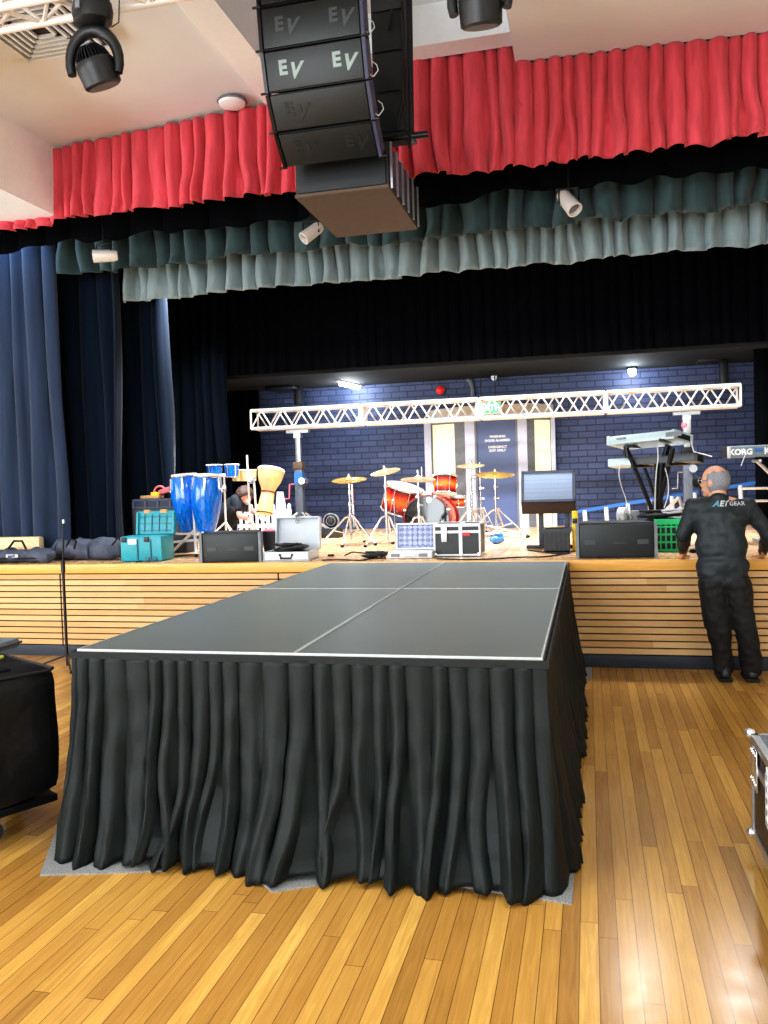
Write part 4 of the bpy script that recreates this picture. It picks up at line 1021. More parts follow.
def coil(name, label, c, rx, ry, turns, r, m, seed, jz=0.05, parent=None, cat='cable', group=None):
    rnd = random.Random(seed); pts = []
    n = turns*14
    for k in range(n+1):
        a = 2*PI*k/14; f = 0.7+0.3*math.sin(k*0.37+seed)
        pts.append((c[0]+rx*f*math.cos(a)+rnd.uniform(-1, 1)*0.008, c[1]+ry*f*math.sin(a)+rnd.uniform(-1, 1)*0.008, c[2]+r+jz*k/n+rnd.uniform(0, 1)*0.01))
    o = MB().tube(pts, r, seg=7).build(name, m)
    return tag(o, label, cat, group)
coil('cable_coil', 'black cables heaped inside the open silver case', (cw.x, cw.y, cw.z-0.05), 0.16, 0.12, 11, 0.012, M_CABLE, 4, 0.10)

# ------------------------------------------------------------------ drum kit
def tripod_stand(t, x, y, ztop, spread, legs, boom=None, dbl=True, z_h=0.34):
    part('pole', MB().cone((x, y, ZS+0.06), (x, y, ZS+(ztop-ZS)*0.62), 0.015).cone((x, y, ZS+(ztop-ZS)*0.6), (x, y, ztop), 0.010), M_CHROME, t)
    for f_ in (0.45, 0.62, 0.8):
        cl = MB().cone((x, y, ZS+(ztop-ZS)*f_-0.02), (x, y, ZS+(ztop-ZS)*f_+0.02), 0.022, seg=10).cone((x, y, ZS+(ztop-ZS)*f_), (x+0.05, y-0.02, ZS+(ztop-ZS)*f_), 0.009, seg=8)
        part('wing_clamp', cl, M_CHROME, t)
    for a in legs:
        dx, dy = math.cos(a), math.sin(a)
        e_ = V((x+spread*dx, y+spread*dy, ZS+0.016))
        part('leg', MB().tube([(x, y, ZS+z_h), (x+0.06*dx, y+0.06*dy, ZS+z_h-0.02), e_], 0.012).tube([(x, y, ZS+0.12), (x+spread*0.52*dx, y+spread*0.52*dy, ZS+0.02+(z_h-0.02)*0.48)], 0.008), M_CHROME, t)
        part('foot', MB().ball(e_, (0.022, 0.022, 0.016), seg=10), M_RUB, t)
def cymbal(px, py, Y, r, tilt, m, label, roll=0.0, name='cymbal', group='cymbals of the drum kit'):
    c = at(px, py, Y); M = Matrix.Translation(c) @ Euler((tilt, roll, 0)).to_matrix().to_4x4()
    t = thing(name, label, 'cymbal', c, group=group)
    part('plate', MB().lathe([(r, -0.014), (r*0.99, -0.010), (r*0.6, 0.002), (r*0.24, 0.010), (r*0.16, 0.028), (r*0.06, 0.034), (0.0, 0.034)], M, seg=40, cap=False), m, t)
    part('felt_and_nut', MB().cone(M @ V((0, 0, 0.03)), M @ V((0, 0, 0.06)), 0.02, 0.012, seg=10), M_CHROME, t)
    return c
c = cymbal(349, 479, 9.3, 0.205, R(10), M_BRASS, 'gold brass cymbal at the left end of the drum kit')
t = thing('cymbal_stand', 'chrome double braced cymbal stand at the far left of the kit', 'stand', (c.x, 9.3, ZS), group='cymbal stands')
tripod_stand(t, c.x, 9.3, c.z, 0.36, (R(205), R(335), R(270), R(80)))
part('second_tube', MB().cone((c.x+0.04, 9.31, ZS+0.2), (c.x+0.03, 9.31, c.z-0.06), 0.012), M_CHROME, t)
c = cymbal(385, 471, 9.05, 0.17, R(14), M_BRASSP, 'pale tilted cymbal behind the white floor tom head', roll=R(-7))
t = thing('cymbal_stand', 'chrome cymbal stand in front of the red floor tom', 'stand', (c.x, 9.05, ZS), group='cymbal stands')
tripod_stand(t, c.x, 9.05, c.z, 0.26, (R(215), R(320), R(90)))
c = cymbal(418, 478.5, 8.75, 0.19, R(8), M_BRASSP, 'pinkish cymbal over the bass drum', roll=R(3))
t = thing('cymbal_stand', 'chrome cymbal stand rising behind the foam lined case', 'stand', (c.x, 8.75, ZS), group='cymbal stands')
tripod_stand(t, c.x, 8.75, c.z, 0.24, (R(215), R(325), R(90)))
part('tilter', MB().cone((c.x, 8.75, c.z), (c.x, 8.75, c.z+0.09), 0.012).cone((c.x+0.04, 8.76, c.z), (c.x+0.04, 8.76, c.z+0.12), 0.006), M_CHROME, t)
c = cymbal(470.5, 465, 10.3, 0.175, R(9), M_BRASSP, 'highest cymbal standing in front of the door bay')
t = thing('cymbal_stand', 'chrome cymbal stand behind the black flight case', 'stand', (c.x, 10.3, ZS), group='cymbal stands')
tripod_stand(t, c.x, 10.3, c.z, 0.3, (R(200), R(330), R(80)))
c = cymbal(480, 474.5, 10.85, 0.11, R(2), M_BRASSP, 'small hi-hat cymbal pair left of the gold cymbal')
part('lower_plate', MB().lathe([(0.11, -0.01), (0.03, -0.03), (0, -0.03)], Matrix.Translation(c), seg=30, cap=False), M_BRASSP, bpy.data.objects[[o.name for o in bpy.data.objects if o.name.startswith('cymbal') and o.type == 'EMPTY' and 'hi-hat' in o.get('label', '')][0]])
t = thing('hi_hat_stand', 'chrome hi-hat stand behind the flight case', 'stand', (c.x, 10.85, ZS), group='cymbal stands')
tripod_stand(t, c.x, 10.85, c.z-0.03, 0.25, (R(200), R(330), R(80)))
part('pull_rod', MB().cone(c, c+V((0, 0, 0.16)), 0.005), M_CHROME, t)
c = cymbal(495, 474, 10.2, 0.24, R(9), M_BRASS, 'wide gold cymbal at the right end of the kit', roll=R(3))
t = thing('cymbal_stand', 'chrome cymbal stand standing alone in front of the navy door', 'stand', (c.x, 10.2, ZS), group='cymbal stands')
tripod_stand(t, c.x, 10.2, c.z, 0.42, (R(195), R(-22), R(80)))
# folded stand lying
q0, q1 = at(484, 524, 10.0), at(524, 538, 9.2)
t = thing('folded_stand', 'folded white cymbal stand lying on the stage floor', 'stand', ((q0.x+q1.x)/2, 9.6, ZS))
a0, a1, a2 = on(484, 538), on(521, 536), at(489, 526, 9.9)-V((0, 0, 0.12))
part('tube', MB().tube([a0+V((0, 0, 0.05)), a1+V((0, 0, 0.03))], 0.014).tube([a2+V((0, 0, 0.12)), a1+V((0.05, 0, 0.02))], 0.012).tube([on(499, 537)+V((0, 0, 0.02)), on(527, 538)+V((0, 0, 0.02))], 0.012), M_WALU, t)
part('foot', MB().ball(a1+V((0, 0, 0.02)), 0.02).ball(on(527, 538)+V((0, 0, 0.018)), 0.018), M_RUB, t)

def drum(M, r, h, name, label, seg=36, lugs=6, head=M_HEADW, group=None, rim=M_CHROME, both=True):
    t = thing(name, label, 'drum', M.translation, group=group)
    part('shell', MB().lathe([(r, 0.012*1), (r, h*0.25), (r, h*0.5), (r, h*0.75), (r, h-0.012)], M, seg=seg), M_SUN, t)
    part('drum_head', MB().lathe([(r*1.01, h-0.014), (r*1.01, h), (0.0, h+0.003)], M, seg=seg, cap=False), head, t)
    part('hoop', MB().torus(M @ Matrix.Translation((0, 0, h)), r*1.03, 0.010, seg=seg), rim, t)
    part('hoop', MB().torus(M @ Matrix.Translation((0, 0, 0.005)), r*1.03, 0.010, seg=seg), rim, t)
    part('bottom_head', MB().lathe([(0.0, 0.0), (r*1.01, 0.0), (r*1.01, 0.014)], M, seg=seg, cap=False), M_HEADW, t)
    for j in range(lugs):
        a = 2*PI*j/lugs+0.2
        part('lug', MB().cone(M @ V((r*1.04*math.cos(a), r*1.04*math.sin(a), 0.0)), M @ V((r*1.04*math.cos(a), r*1.04*math.sin(a), h)), 0.005, seg=6).box((r*1.03*math.cos(a), r*1.03*math.sin(a), h/2), (0.02, 0.02, 0.05), rot=(0, 0, a), M=M, bev=0.004), M_CHROME, t)
    return t
# floor tom, tilted towards us
ctop = at(405, 487, 9.5); ax = V((0.30, -0.15, 0.94)).normalized()
M = frame_z(ctop-ax*0.30, ax)
t = drum(M, 0.215, 0.30, 'floor_tom', 'sunburst red floor tom with tilted white head', lugs=8)
lgs = M @ V((0, 0, 0))
for a in (R(200), R(320), R(90)):
    q = M @ V((0.225*math.cos(a), 0.225*math.sin(a), 0.1)); part('leg', MB().tube([q+V((0, 0, 0.1)), V((q.x, q.y, ZS+0.01))], 0.008), M_CHROME, t)
# second tom
ctop = at(411, 492, 10.1); ax = V((0.55, -0.35, 0.76)).normalized()
# bass drum facing the hall, turned a little left
bc = at(427, 522, 9.3); bc.z = ZS+0.28
ax = V((-0.10, -1, 0.02)).normalized()
M = frame_z(bc-ax*0.40, ax)
t = thing('bass_drum', 'bass drum with glossy black front head and red hoop', 'drum', (bc.x, 9.5, ZS))
r = 0.26
part('shell', MB().lathe([(r, 0.02), (r, 0.1), (r, 0.2), (r, 0.3), (r, 0.39)], M, seg=48), M_SUN, t)
part('front_head', MB().lathe([(r*0.985, 0.398), (0, 0.40)], M, seg=48, cap=False), M_HEADB, t)
part('hoop', MB().lathe([(r*0.99, 0.385), (r*1.06, 0.385), (r*1.06, 0.42), (r*0.99, 0.42), (r*0.99, 0.385)], M, seg=48, cap=False), mat('red drum hoop', (120, 18, 20), 0.25), t)
part('hoop', MB().lathe([(r*0.99, 0.0), (r*1.06, 0.0), (r*1.06, 0.035), (r*0.99, 0.035), (r*0.99, 0.0)], M, seg=48, cap=False), mat('red drum hoop', (120, 18, 20), 0.25), t)
for j in range(8):
    a = 2*PI*j/8+PI/8
    part('claw', MB().box((r*1.06*math.cos(a), r*1.06*math.sin(a), 0.40), (0.03, 0.03, 0.05), rot=(0, 0, a), M=M, bev=0.004).cone(M @ V((r*1.06*math.cos(a), r*1.06*math.sin(a), 0.38)), M @ V((r*1.05*math.cos(a), r*1.05*math.sin(a), 0.28)), 0.006, seg=6), M_CHROME, t)
part('head_stripe', MB().box((0.0, 0.0, 0.4015), (0.012, r*1.7, 0.003), M=M), M_GREY, t, smooth=False)
part('badge', MB().cone(M @ V((0.03, r*0.83, 0.40)), M @ V((0.03, r*0.83, 0.405)), 0.03, seg=16), M_CHROME, t)
for s in (-1, 1): part('spur', MB().tube([(bc.x+s*0.26, 9.45, ZS+0.26), (bc.x+s*0.36, 9.3, ZS+0.01)], 0.01), M_CHROME, t)
# rack tom on the bass drum
ctop = at(445, 476, 9.35); ax = V((0.03, 0.22, 1)).normalized()
M = frame_z(ctop-ax*0.21, ax)
t = drum(M, 0.13, 0.21, 'rack_tom', 'small bright sunburst rack tom above the bass drum', lugs=6)
part('mounting_arm', MB().tube([M @ V((0, 0.14, 0.08)), (ctop.x-0.06, 9.62, ctop.z-0.22), (ctop.x-0.12, 9.55, ZS+0.58)], 0.012), M_CHROME, t)
# second rack tom tilted, seen left with white head
hc = at(412, 491, 10.0); ax = V((0.42, -0.28, 0.86)).normalized()
M = frame_z(hc-ax*0.22, ax)
t = drum(M, 0.19, 0.22, 'rack_tom', 'tilted sunburst tom with white head behind the bass drum', lugs=6)
part('mounting_arm', MB().tube([M @ V((0, 0.0, 0.0)), (hc.x, 10.1, ZS+0.3), (hc.x, 10.1, ZS+0.01)], 0.014), M_CHROME, t)
# snare
sc = at(455, 499, 9.98); M = frame_z(V((sc.x, 9.98, sc.z-0.09)), (0.05, -0.05, 1))
t = drum(M, 0.115, 0.12, 'snare_drum', 'small dark red snare drum right of the bass drum', lugs=6)
sn = V((sc.x, 9.98, sc.z-0.09))
part('stand', MB().cone((sn.x, 9.98, ZS+0.1), (sn.x, 9.98, sn.z), 0.014).tube([(sn.x, 9.98, ZS+0.22), (sn.x+0.2, 9.9, ZS+0.01)], 0.01).tube([(sn.x, 9.98, ZS+0.22), (sn.x-0.15, 9.85, ZS+0.01)], 0.01).tube([(sn.x, 9.98, ZS+0.22), (sn.x, 10.2, ZS+0.01)], 0.01), M_CHROME, t)
# drum stool / small pale box behind
c = at(457, 512, 9.9)
# fan and small amp left of kit
c = at(331, 528, 10.6)
t = thing('stage_fan', 'small dark stage fan or motor with chrome guard by the brick wall', 'fan', (c.x, 10.6, ZS))
zf = at(331, 521, 10.6).z
Mf = frame_z(V((c.x, 10.6, zf)), (0.1, -1, 0))
part('guard', MB().torus(Mf, 0.10, 0.006, seg=24).torus(Mf, 0.06, 0.004, seg=20).torus(Mf @ Matrix.Translation((0, 0, -0.1)), 0.09, 0.006, seg=24), M_GREY, t)
part('motor', MB().lathe([(0.0, -0.16), (0.07, -0.15), (0.09, -0.04), (0.04, 0.01), (0, 0.015)], Mf, seg=20, cap=False), M_BLK, t)
part('base', MB().rect((c.x-0.13, 10.5, ZS+0.003), (c.x+0.13, 10.72, zf-0.1), bev=0.01), M_BLK, t)

# ------------------------------------------------------------------ foam lined case
a, b = on(388, 558.5), on(432, 558.5); W = (b-a).length; yc = 7.55
a = at(388, 558, yc); b = at(432, 558, yc); W = b.x-a.x
t = thing('foam_lined_case', 'small open silver case with diamond foam in its raised lid', 'case', ((a.x+b.x)/2, yc, ZS))
part('tray', MB().box((0, 0.13, 0.033), (W, 0.26, 0.06), bev=0.008), M_SILCASE, t, local=True)
part('catch', MB().box((-W*0.33, -0.003, 0.035), (0.08, 0.014, 0.03), bev=0.003).box((W*0.3, -0.003, 0.035), (0.08, 0.014, 0.03), bev=0.003), M_GREY, t, local=True)
part('handle', MB().tube([(-0.06, 0, 0.04), (-0.055, -0.015, 0.03), (0.055, -0.015, 0.03), (0.06, 0, 0.04)], 0.006), M_SILCASE, t, local=True)
lm = Matrix.Translation((0.02, 0.25, 0.065)) @ Matrix.Rotation(R(-8), 4, 'X')
Wl = W*0.98
fr = MB(); fr.box((0, 0.02, 0.125), (Wl, 0.01, 0.25), M=lm)
for s in (-1, 1): fr.box((s*(Wl/2-0.008), -0.0, 0.125), (0.016, 0.05, 0.25), M=lm)
for z in (0.008, 0.242): fr.box((0, 0, z), (Wl-0.03, 0.05, 0.016), M=lm)
part('lid_frame', fr, M_SILCASE, t, local=True, smooth=False)
fo = MB()
nx, nz_ = 36, 26
def fz(u, v):
    x = (u-0.5)*(Wl-0.034); z = 0.018+v*0.214
    return lm @ V((x, 0.0-0.008*math.cos(2*PI*(x+z)/0.055)*math.cos(2*PI*(x-z)/0.055), z))
fo.grid(fz, nx, nz_)
part('foam_lining', fo, M_FOAM, t, local=True, solid=0.004)
# black flight case
xl, xm, xr = at(434, 555, 7.72).x, at(461, 555, 7.72).x, at(481, 555, 7.72).x
t = thing('flight_case', 'black flight case with silver edges in front of the drum kit', 'flight case', ((xl+xr)/2, 7.72, ZS))
zt4 = at(455, 523.5, 7.72).z
def flight(mbx, x0, x1, y0, y1, z0, z1): return mbx.rect((x0+0.006, y0+0.006, z0+0.006), (x1-0.006, y1-0.006, z1-0.006))
part('body', flight(MB(), xl, xm, 7.72, 8.05, ZS+0.01, zt4).rect((xm, 7.726, ZS+0.016), (xr-0.006, 8.05, zt4-0.006)), M_BLK, t, smooth=False)
ed = MB()
w = 0.016
def edges_box(ed, x0, x1, y0, y1, z0, z1, w):
    for y in (y0, y1-w):
        for z in (z0, z1-w): ed.rect((x0, y, z), (x1, y+w, z+w))
        for x in (x0, x1-w): ed.rect((x, y, z0), (x+w, y+w, z1))
    for x in (x0, x1-w):
        for z in (z0, z1-w): ed.rect((x, y0, z), (x+w, y1, z+w))
edges_box(ed, xl, xm, 7.715, 8.055, ZS+0.008, zt4, w); edges_box(ed, xm, xr, 7.715, 8.055, ZS+0.008, zt4, w)
ed.rect((xl, 7.714, zt4-0.09), (xr, 7.728, zt4-0.065)); ed.rect((xl, 7.714, zt4-0.03), (xr, 7.728, zt4-0.0))
part('silver_edging', ed, M_SILCASE, t, smooth=False)
part('latch_plate', MB().rect((xl+0.075, 7.705, zt4-0.17), (xl+0.13, 7.716, zt4-0.02), bev=0.004), M_ALU, t)
part('red_label', MB().rect((xm+0.02, 7.708, zt4-0.115), (xm+0.09, 7.716, zt4-0.085)), mat('red label', (200, 50, 50), 0.5), t, smooth=False)
text_mesh('GATOR', 0.02, facing((xm+0.055, 7.7065, zt4-0.1)), M_WTEXT, t, bold=0.0005) if False else None
for x in (xl, xm-0.01, xr-0.03): part('corner_cap', MB().rect((x-0.004, 7.708, ZS+0.004), (x+0.03, 7.74, ZS+0.035), bev=0.006), M_CHROME, t)
# cable coil beside
c = on(384, 556); coil('cable_coil', 'coil of black cable left of the foam lined case', (c.x-0.02, 7.62, ZS), 0.13, 0.09, 6, 0.008, M_CABLE, 6, 0.05)
# blue bag
c = on(497, 544)
t = thing('water_bottle', 'small blue plastic bag or bottle with white top on the stage floor', 'bottle', (c.x, c.y, ZS))
blob('bag', [('e', (c.x, c.y, ZS+0.05), (0.085, 0.06, 0.048)), ('e', (c.x+0.02, c.y, ZS+0.10), (0.05, 0.04, 0.04))], 0.008, mat('blue translucent plastic', (70, 130, 210), 0.2, var=0.3, scale=18), t, disp=lambda p: 0.006*noise.noise(p*25))
part('white_top', MB().lathe([(0.045, 0), (0.035, 0.03), (0.0, 0.035)], Matrix.Translation((c.x+0.0, c.y, ZS+0.115)), seg=16), M_TRIMW, t)
c = on(478, 543)
t = thing('drum_pedal', 'dark metal drum pedal on the stage floor beside the blue bag', 'pedal', (c.x, c.y+0.05, ZS))
part('footboard', MB().box((c.x, c.y+0.05, ZS+0.05), (0.09, 0.2, 0.012), rot=(R(20), 0, R(40))), M_GREY, t, smooth=False)
part('frame', MB().tube([(c.x-0.05, c.y+0.12, ZS+0.01), (c.x-0.05, c.y+0.12, ZS+0.16), (c.x+0.05, c.y+0.14, ZS+0.16), (c.x+0.05, c.y+0.14, ZS+0.01)], 0.008), M_CHROME, t)

# ------------------------------------------------------------------ monitor wedge on stand
Ym = 8.35
tl_, tr_, bl_, br_ = at(525, 472, Ym+0.12), at(574, 472, Ym+0.12), at(521, 503, Ym), at(573, 503, Ym)
cxm = (tl_.x+tr_.x+bl_.x+br_.x)/4; Wm = 0.52; z0 = bl_.z; z1 = tl_.z
t = thing('monitor_wedge', 'silver-grilled monitor speaker tilted back on a black stand', 'speaker', (cxm, Ym, z0))
Ms = Matrix(((0, 0, 1, cxm-Wm/2), (1, 0, 0, 0), (0, 1, 0, 0), (0, 0, 0, 1)))   # local x->Y, y->Z, z->X
zb = at(548, 513, Ym+0.1).z
prof = [(Ym, z0), (Ym+0.12, z1), (Ym+0.42, z1-0.02), (Ym+0.40, zb+0.03), (Ym+0.06, zb)]
part('cabinet', MB().prism(prof, Wm, Ms), M_BOXBLK, t, smooth=False)
part('bottom_panel', MB().prism([(Ym+0.0, z0-0.004), (Ym+0.055, zb-0.004), (Ym+0.39, zb+0.02), (Ym+0.39, zb+0.024), (Ym+0.06, zb+0.0)], Wm-0.01, Ms @ Matrix.Translation((0, 0, 0.005))), mat('dark brown panel', (62, 44, 36), 0.6), t, smooth=False)
gh = (V((0, 0.12, z1-z0))).length; pt = math.atan2(0.12, z1-z0)
Mg = Matrix.Translation((cxm, Ym+0.06, (z0+z1)/2)) @ Matrix.Rotation(-pt, 4, 'X')
part('grille', MB().box((0, -0.008, 0), (Wm-0.05, 0.02, gh-0.05), M=Mg, bev=0.005), perforated_mat('silver speaker grille', (142, 158, 184), (128, 142, 168), 0.5, 60), t)
fm = MB()
for s in (-1, 1): fm.box((s*(Wm/2-0.012), -0.006, 0), (0.024, 0.03, gh), M=Mg)
for s in (-1, 1): fm.box((0, -0.006, s*(gh/2-0.012)), (Wm, 0.03, 0.024), M=Mg)
part('front_frame', fm, mat('slate frame', (74, 80, 96), 0.5), t, smooth=False)
t2 = thing('monitor_stand', 'black two-legged stand under the tilted monitor speaker', 'stand', (cxm, Ym+0.2, ZS))
for px in (541, 567):
    q = at(px, 513, Ym+0.2)
    part('post', MB().rect((q.x-0.025, Ym+0.18, ZS+0.03), (q.x+0.025, Ym+0.22, zb+0.012), bev=0.004), mat('slate post', (56, 62, 78), 0.5), t2)
    part('foot', MB().rect((q.x-0.15, Ym+0.15, ZS+0.003), (q.x+0.1, Ym+0.25, ZS+0.03), bev=0.005), M_BLKM, t2)
part('top_plate', MB().rect((cxm-0.15, Ym+0.12, zb-0.004), (cxm+0.2, Ym+0.3, zb+0.01)), M_BLKM, t2, smooth=False)
# black crate
c0, c1 = at(543, 550, 8.0), at(571, 550, 8.0); zt5 = at(557, 529, 8.0).z
t = thing('black_crate', 'black plastic crate between the platform and right speaker', 'crate', ((c0.x+c1.x)/2, 8.0, ZS))
cr_ = MB(); x0, x1, y0, y1 = c0.x, c1.x, 8.0, 8.28
cr_.rect((x0+0.01, y0+0.01, ZS+0.004), (x1-0.01, y1-0.01, ZS+0.02))
for a, b in (((x0+0.01, y0+0.01), (x1-0.01, y0+0.02)), ((x0+0.01, y1-0.02), (x1-0.01, y1-0.01)), ((x0+0.01, y0+0.02), (x0+0.02, y1-0.02)), ((x1-0.02, y0+0.02), (x1-0.01, y1-0.02))): cr_.rect((*a, ZS+0.01), (*b, zt5))
part('body', cr_, M_BLK, t, smooth=False)
rb = MB()
for k in range(6): xx = x0+0.02+(x1-x0-0.05)*k/5; rb.rect((xx, y0, ZS+0.02), (xx+0.012, y0+0.012, zt5-0.04))
rb.rect((x0-0.006, y0-0.008, zt5-0.035), (x1+0.006, y0+0.012, zt5)); rb.rect((x0-0.006, y1-0.012, zt5-0.035), (x1+0.006, y1+0.006, zt5))
rb.rect((x0-0.006, y0, zt5-0.03), (x0+0.012, y1, zt5-0.005)); rb.rect((x1-0.012, y0, zt5-0.03), (x1+0.006, y1, zt5-0.005))
part('rim_and_ribs', rb, mat('charcoal plastic', (40, 42, 48), 0.4), t, smooth=False)
# yellow object behind speaker
c = at(574.5, 518, 8.15)
t = thing('yellow_level', 'yellow plastic tool standing behind the right long speaker', 'tool', (c.x, 8.15, ZS))
zy = at(574, 511, 8.15).z
part('body', MB().rect((c.x-0.025, 8.15, ZS+0.003), (c.x+0.03, 8.19, zy), bev=0.01), M_YELLOW, t)
part('grip', MB().rect((c.x-0.02, 8.145, zy-0.12), (c.x+0.025, 8.152, zy-0.07), bev=0.003), M_BLK, t)
# cases behind the speaker (brown crate)
# ------------------------------------------------------------------ ladder
t = thing('ladder', 'blue-railed ladder lying on its side along the brick wall', 'ladder', (1.0, 11.9, ZS))
YL = 11.7
la, lb2 = at(575, 512, YL), at(800, 475.5, YL)
dn = V((0, 0, -0.40))
rl = MB(); 
def beam(mb, a, b, w, h):
    d = b-a; L_ = d.length; M = Matrix.Translation((a+b)/2) @ d.to_track_quat('X', 'Z').to_matrix().to_4x4(); mb.box((0, 0, 0), (L_, w, h), M=M)
beam(rl, la, lb2, 0.03, 0.045); part('rail', rl, M_LADBLUE, t, smooth=False)
rl = MB(); beam(rl, la+V((0.03, 0, -0.36)), lb2+V((0.05, 0, -0.36)), 0.03, 0.06); part('rail', rl, M_LADBLUE, t, smooth=False)
d = lb2-la; nr = int(d.length/0.27)
for k in range(nr):
    p_ = la+d*((k+0.45)/nr); part('rung', MB().cone(p_, p_+V((0.02, 0, -0.36)), 0.03, seg=10), M_WALU, t)
part('end_cap', MB().box(la, (0.06, 0.04, 0.08)), M_RUB, t, smooth=False)

# ------------------------------------------------------------------ keyboards
def keyboard(pl, pr, dep, th, label, m, tiltx=0.0, mirror=False, words=None, keys=True):
    pl, pr = V(pl), V(pr); d = pr-pl; W = d.length; rz = math.atan2(d.y, d.x); c = (pl+pr)/2
    ry = -math.asin((pr.z-pl.z)/W)
    t = thing('keyboard', label, 'keyboard', c, rot=(tiltx, ry, rz))
    part('body', MB().box((0, dep/2, 0), (W, dep, th), bev=0.012), m, t, local=True)
    for s in (-1, 1): part('end_cheek', MB().box((s*(W/2-0.01), dep/2, 0.002), (0.03, dep+0.008, th+0.008), bev=0.008), M_KEYW if m is M_KEYW else M_BLK, t, local=True)
    kb = MB()
    n = 44
    for k in range(n):
        x = -W/2+0.05+(W-0.1)*k/n; kb.box((x+(W-0.1)/n/2, dep-0.075, th/2+0.005), ((W-0.1)/n*0.9, 0.13, 0.012))
    part('white_keys', kb, M_TRIMW, t, local=True, smooth=False)
    part('control_panel', MB().box((0, dep*0.28, th/2+0.001), (W-0.08, dep*0.45, 0.006)), M_KEYD, t, local=True, smooth=False)
    return t
ka, kb_ = at(607, 441, 8.75), at(674, 434, 8.35)
t = keyboard(ka, kb_, 0.36, 0.085, 'silver synthesizer keyboard on the upper tier of the stand', M_KEYW, tiltx=R(-8))
part('rear_sockets', MB().box((0.36, -0.003, 0), (0.16, 0.008, 0.045)).box((-0.2, -0.003, 0.01), (0.1, 0.008, 0.02)), M_GREY, t, local=True, smooth=False)
part('side_grille', MB().box(((kb_-ka).length/2+0.006, 0.18, 0.0), (0.006, 0.24, 0.05)), M_BLK, t, local=True, smooth=False)
ka2, kb2 = at(611, 463, 8.8), at(697, 457, 8.55)
t = keyboard(ka2, kb2, 0.30, 0.075, 'dark grey keyboard on the lower tier of the stand', M_KEYD, tiltx=R(-4))
Wk = (kb2-ka2).length
text_mesh('performance', 0.055, root_matrix(t) @ Matrix.Translation((Wk*0.27, -0.004, 0.0)) @ Matrix.Rotation(PI/2, 4, 'X'), M_WTEXT, t, shear=0.3, name='faint_lettering') if False else None
part('pale_end', MB().box((-Wk/2+0.1, 0.12, 0.0), (0.26, 0.27, 0.081), bev=0.012), M_KEYW, t, local=True)
# column stand
t = thing('keyboard_stand', 'black two-tier keyboard stand with splayed arms', 'stand', (at(655, 505, 8.8).x, 8.8, ZS))
def arm(name, pts, r=0.022, m=M_BLKM): part(name, MB().tube(pts, r, seg=10), m, t)
col = at(655, 480, 8.8)
arm('leg', [at(628, 452, 8.7), at(650, 505, 8.75), V((col.x, 8.8, ZS+0.1))])
arm('leg', [at(673, 448, 8.6), at(660, 500, 8.7), V((col.x+0.12, 8.8, ZS+0.02))], 0.024)
arm('leg', [at(643, 464, 8.9), at(656, 500, 8.9), V((col.x-0.08, 8.95, ZS+0.02))], 0.018)
arm('column', [V((col.x, 8.8, ZS+0.02)), at(657, 462, 8.75)], 0.028)
arm('upper_arm', [at(668, 445, 8.65), at(662, 466, 8.7), at(660, 500, 8.75)], 0.03)
arm('support_bar', [at(626, 446, 8.5), at(642, 447, 8.95)], 0.016)
arm('support_bar', [at(660, 440, 8.35), at(682, 443, 8.8)], 0.016)
arm('support_bar', [at(632, 466.5, 8.62), at(655, 466, 8.95)], 0.016)
arm('support_bar', [at(668, 465, 8.5), at(690, 463.5, 8.85)], 0.016)
arm('joint', [at(626, 446, 8.7), at(628, 458, 8.7)], 0.028)
part('foot_bar', MB().tube([V((col.x-0.3, 8.6, ZS+0.02)), V((col.x+0.3, 8.6, ZS+0.02))], 0.018).tube([V((col.x-0.28, 9.1, ZS+0.02)), V((col.x+0.3, 9.1, ZS+0.02))], 0.018).tube([V((col.x, 8.6, ZS+0.02)), V((col.x, 9.1, ZS+0.02))], 0.018), M_BLKM, t)
def cable(pts, r, m, label, name='cable', group=None, smooth_n=6):
    P = [V(p) for p in pts]; out = []
    P2 = [P[0]]+P+[P[-1]]
    for i in range(1, len(P2)-2):
        for k in range(smooth_n):
            u = k/smooth_n; p0, p1, p2, p3 = P2[i-1:i+3]
            out.append(0.5*((2*p1)+(-p0+p2)*u+(2*p0-5*p1+4*p2-p3)*u*u+(-p0+3*p1-3*p2+p3)*u**3))
    out.append(P[-1])
    return tag(MB().tube(out, r, seg=6).build(name, m), label, 'cable', group)
cable([at(620, 463, 8.7), at(619, 475, 8.7), at(622, 488, 8.75), at(626, 500, 8.8), at(628, 515, 8.8), V((at(628, 515, 8.8).x, 8.85, ZS+0.01))], 0.005, M_WCABLE, 'thin white cable hanging from the left end of the lower keyboard')
cable([at(690, 436, 8.6), at(693, 449, 8.6), at(695, 452, 8.6), at(703, 454, 8.6), at(712, 456.5, 8.6)], 0.006, M_WCABLE, 'white cable looping right from the upper keyboard')
cable([at(657, 443, 8.55), at(658, 458, 8.5), at(656, 475, 8.5), at(655, 500, 8.6), at(655, 512, 8.6)], 0.006, M_WCABLE, 'white cable running down the keyboard stand')
cable([at(665, 468, 8.5), at(668, 480, 8.5), at(668, 495, 8.5), at(664, 508, 8.5)], 0.005, M_WCABLE, 'short white cable hanging right of the stand column')
# upright beside mast
t = thing('leaning_tripod', 'silver tripod legs leaning beside the right mast', 'stand', (at(672, 505, 9.6).x, 9.6, ZS))
part('leg', MB().tube([at(664, 512, 9.6), at(679, 497, 9.6)], 0.018).tube([at(679, 497, 9.6), V((at(690, 520, 9.6).x, 9.6, ZS+0.02))], 0.018), M_ALU, t)
part('leg', MB().tube([at(664, 512, 9.6), V((at(660, 520, 9.6).x, 9.6, ZS+0.02))], 0.018), M_ALU, t)
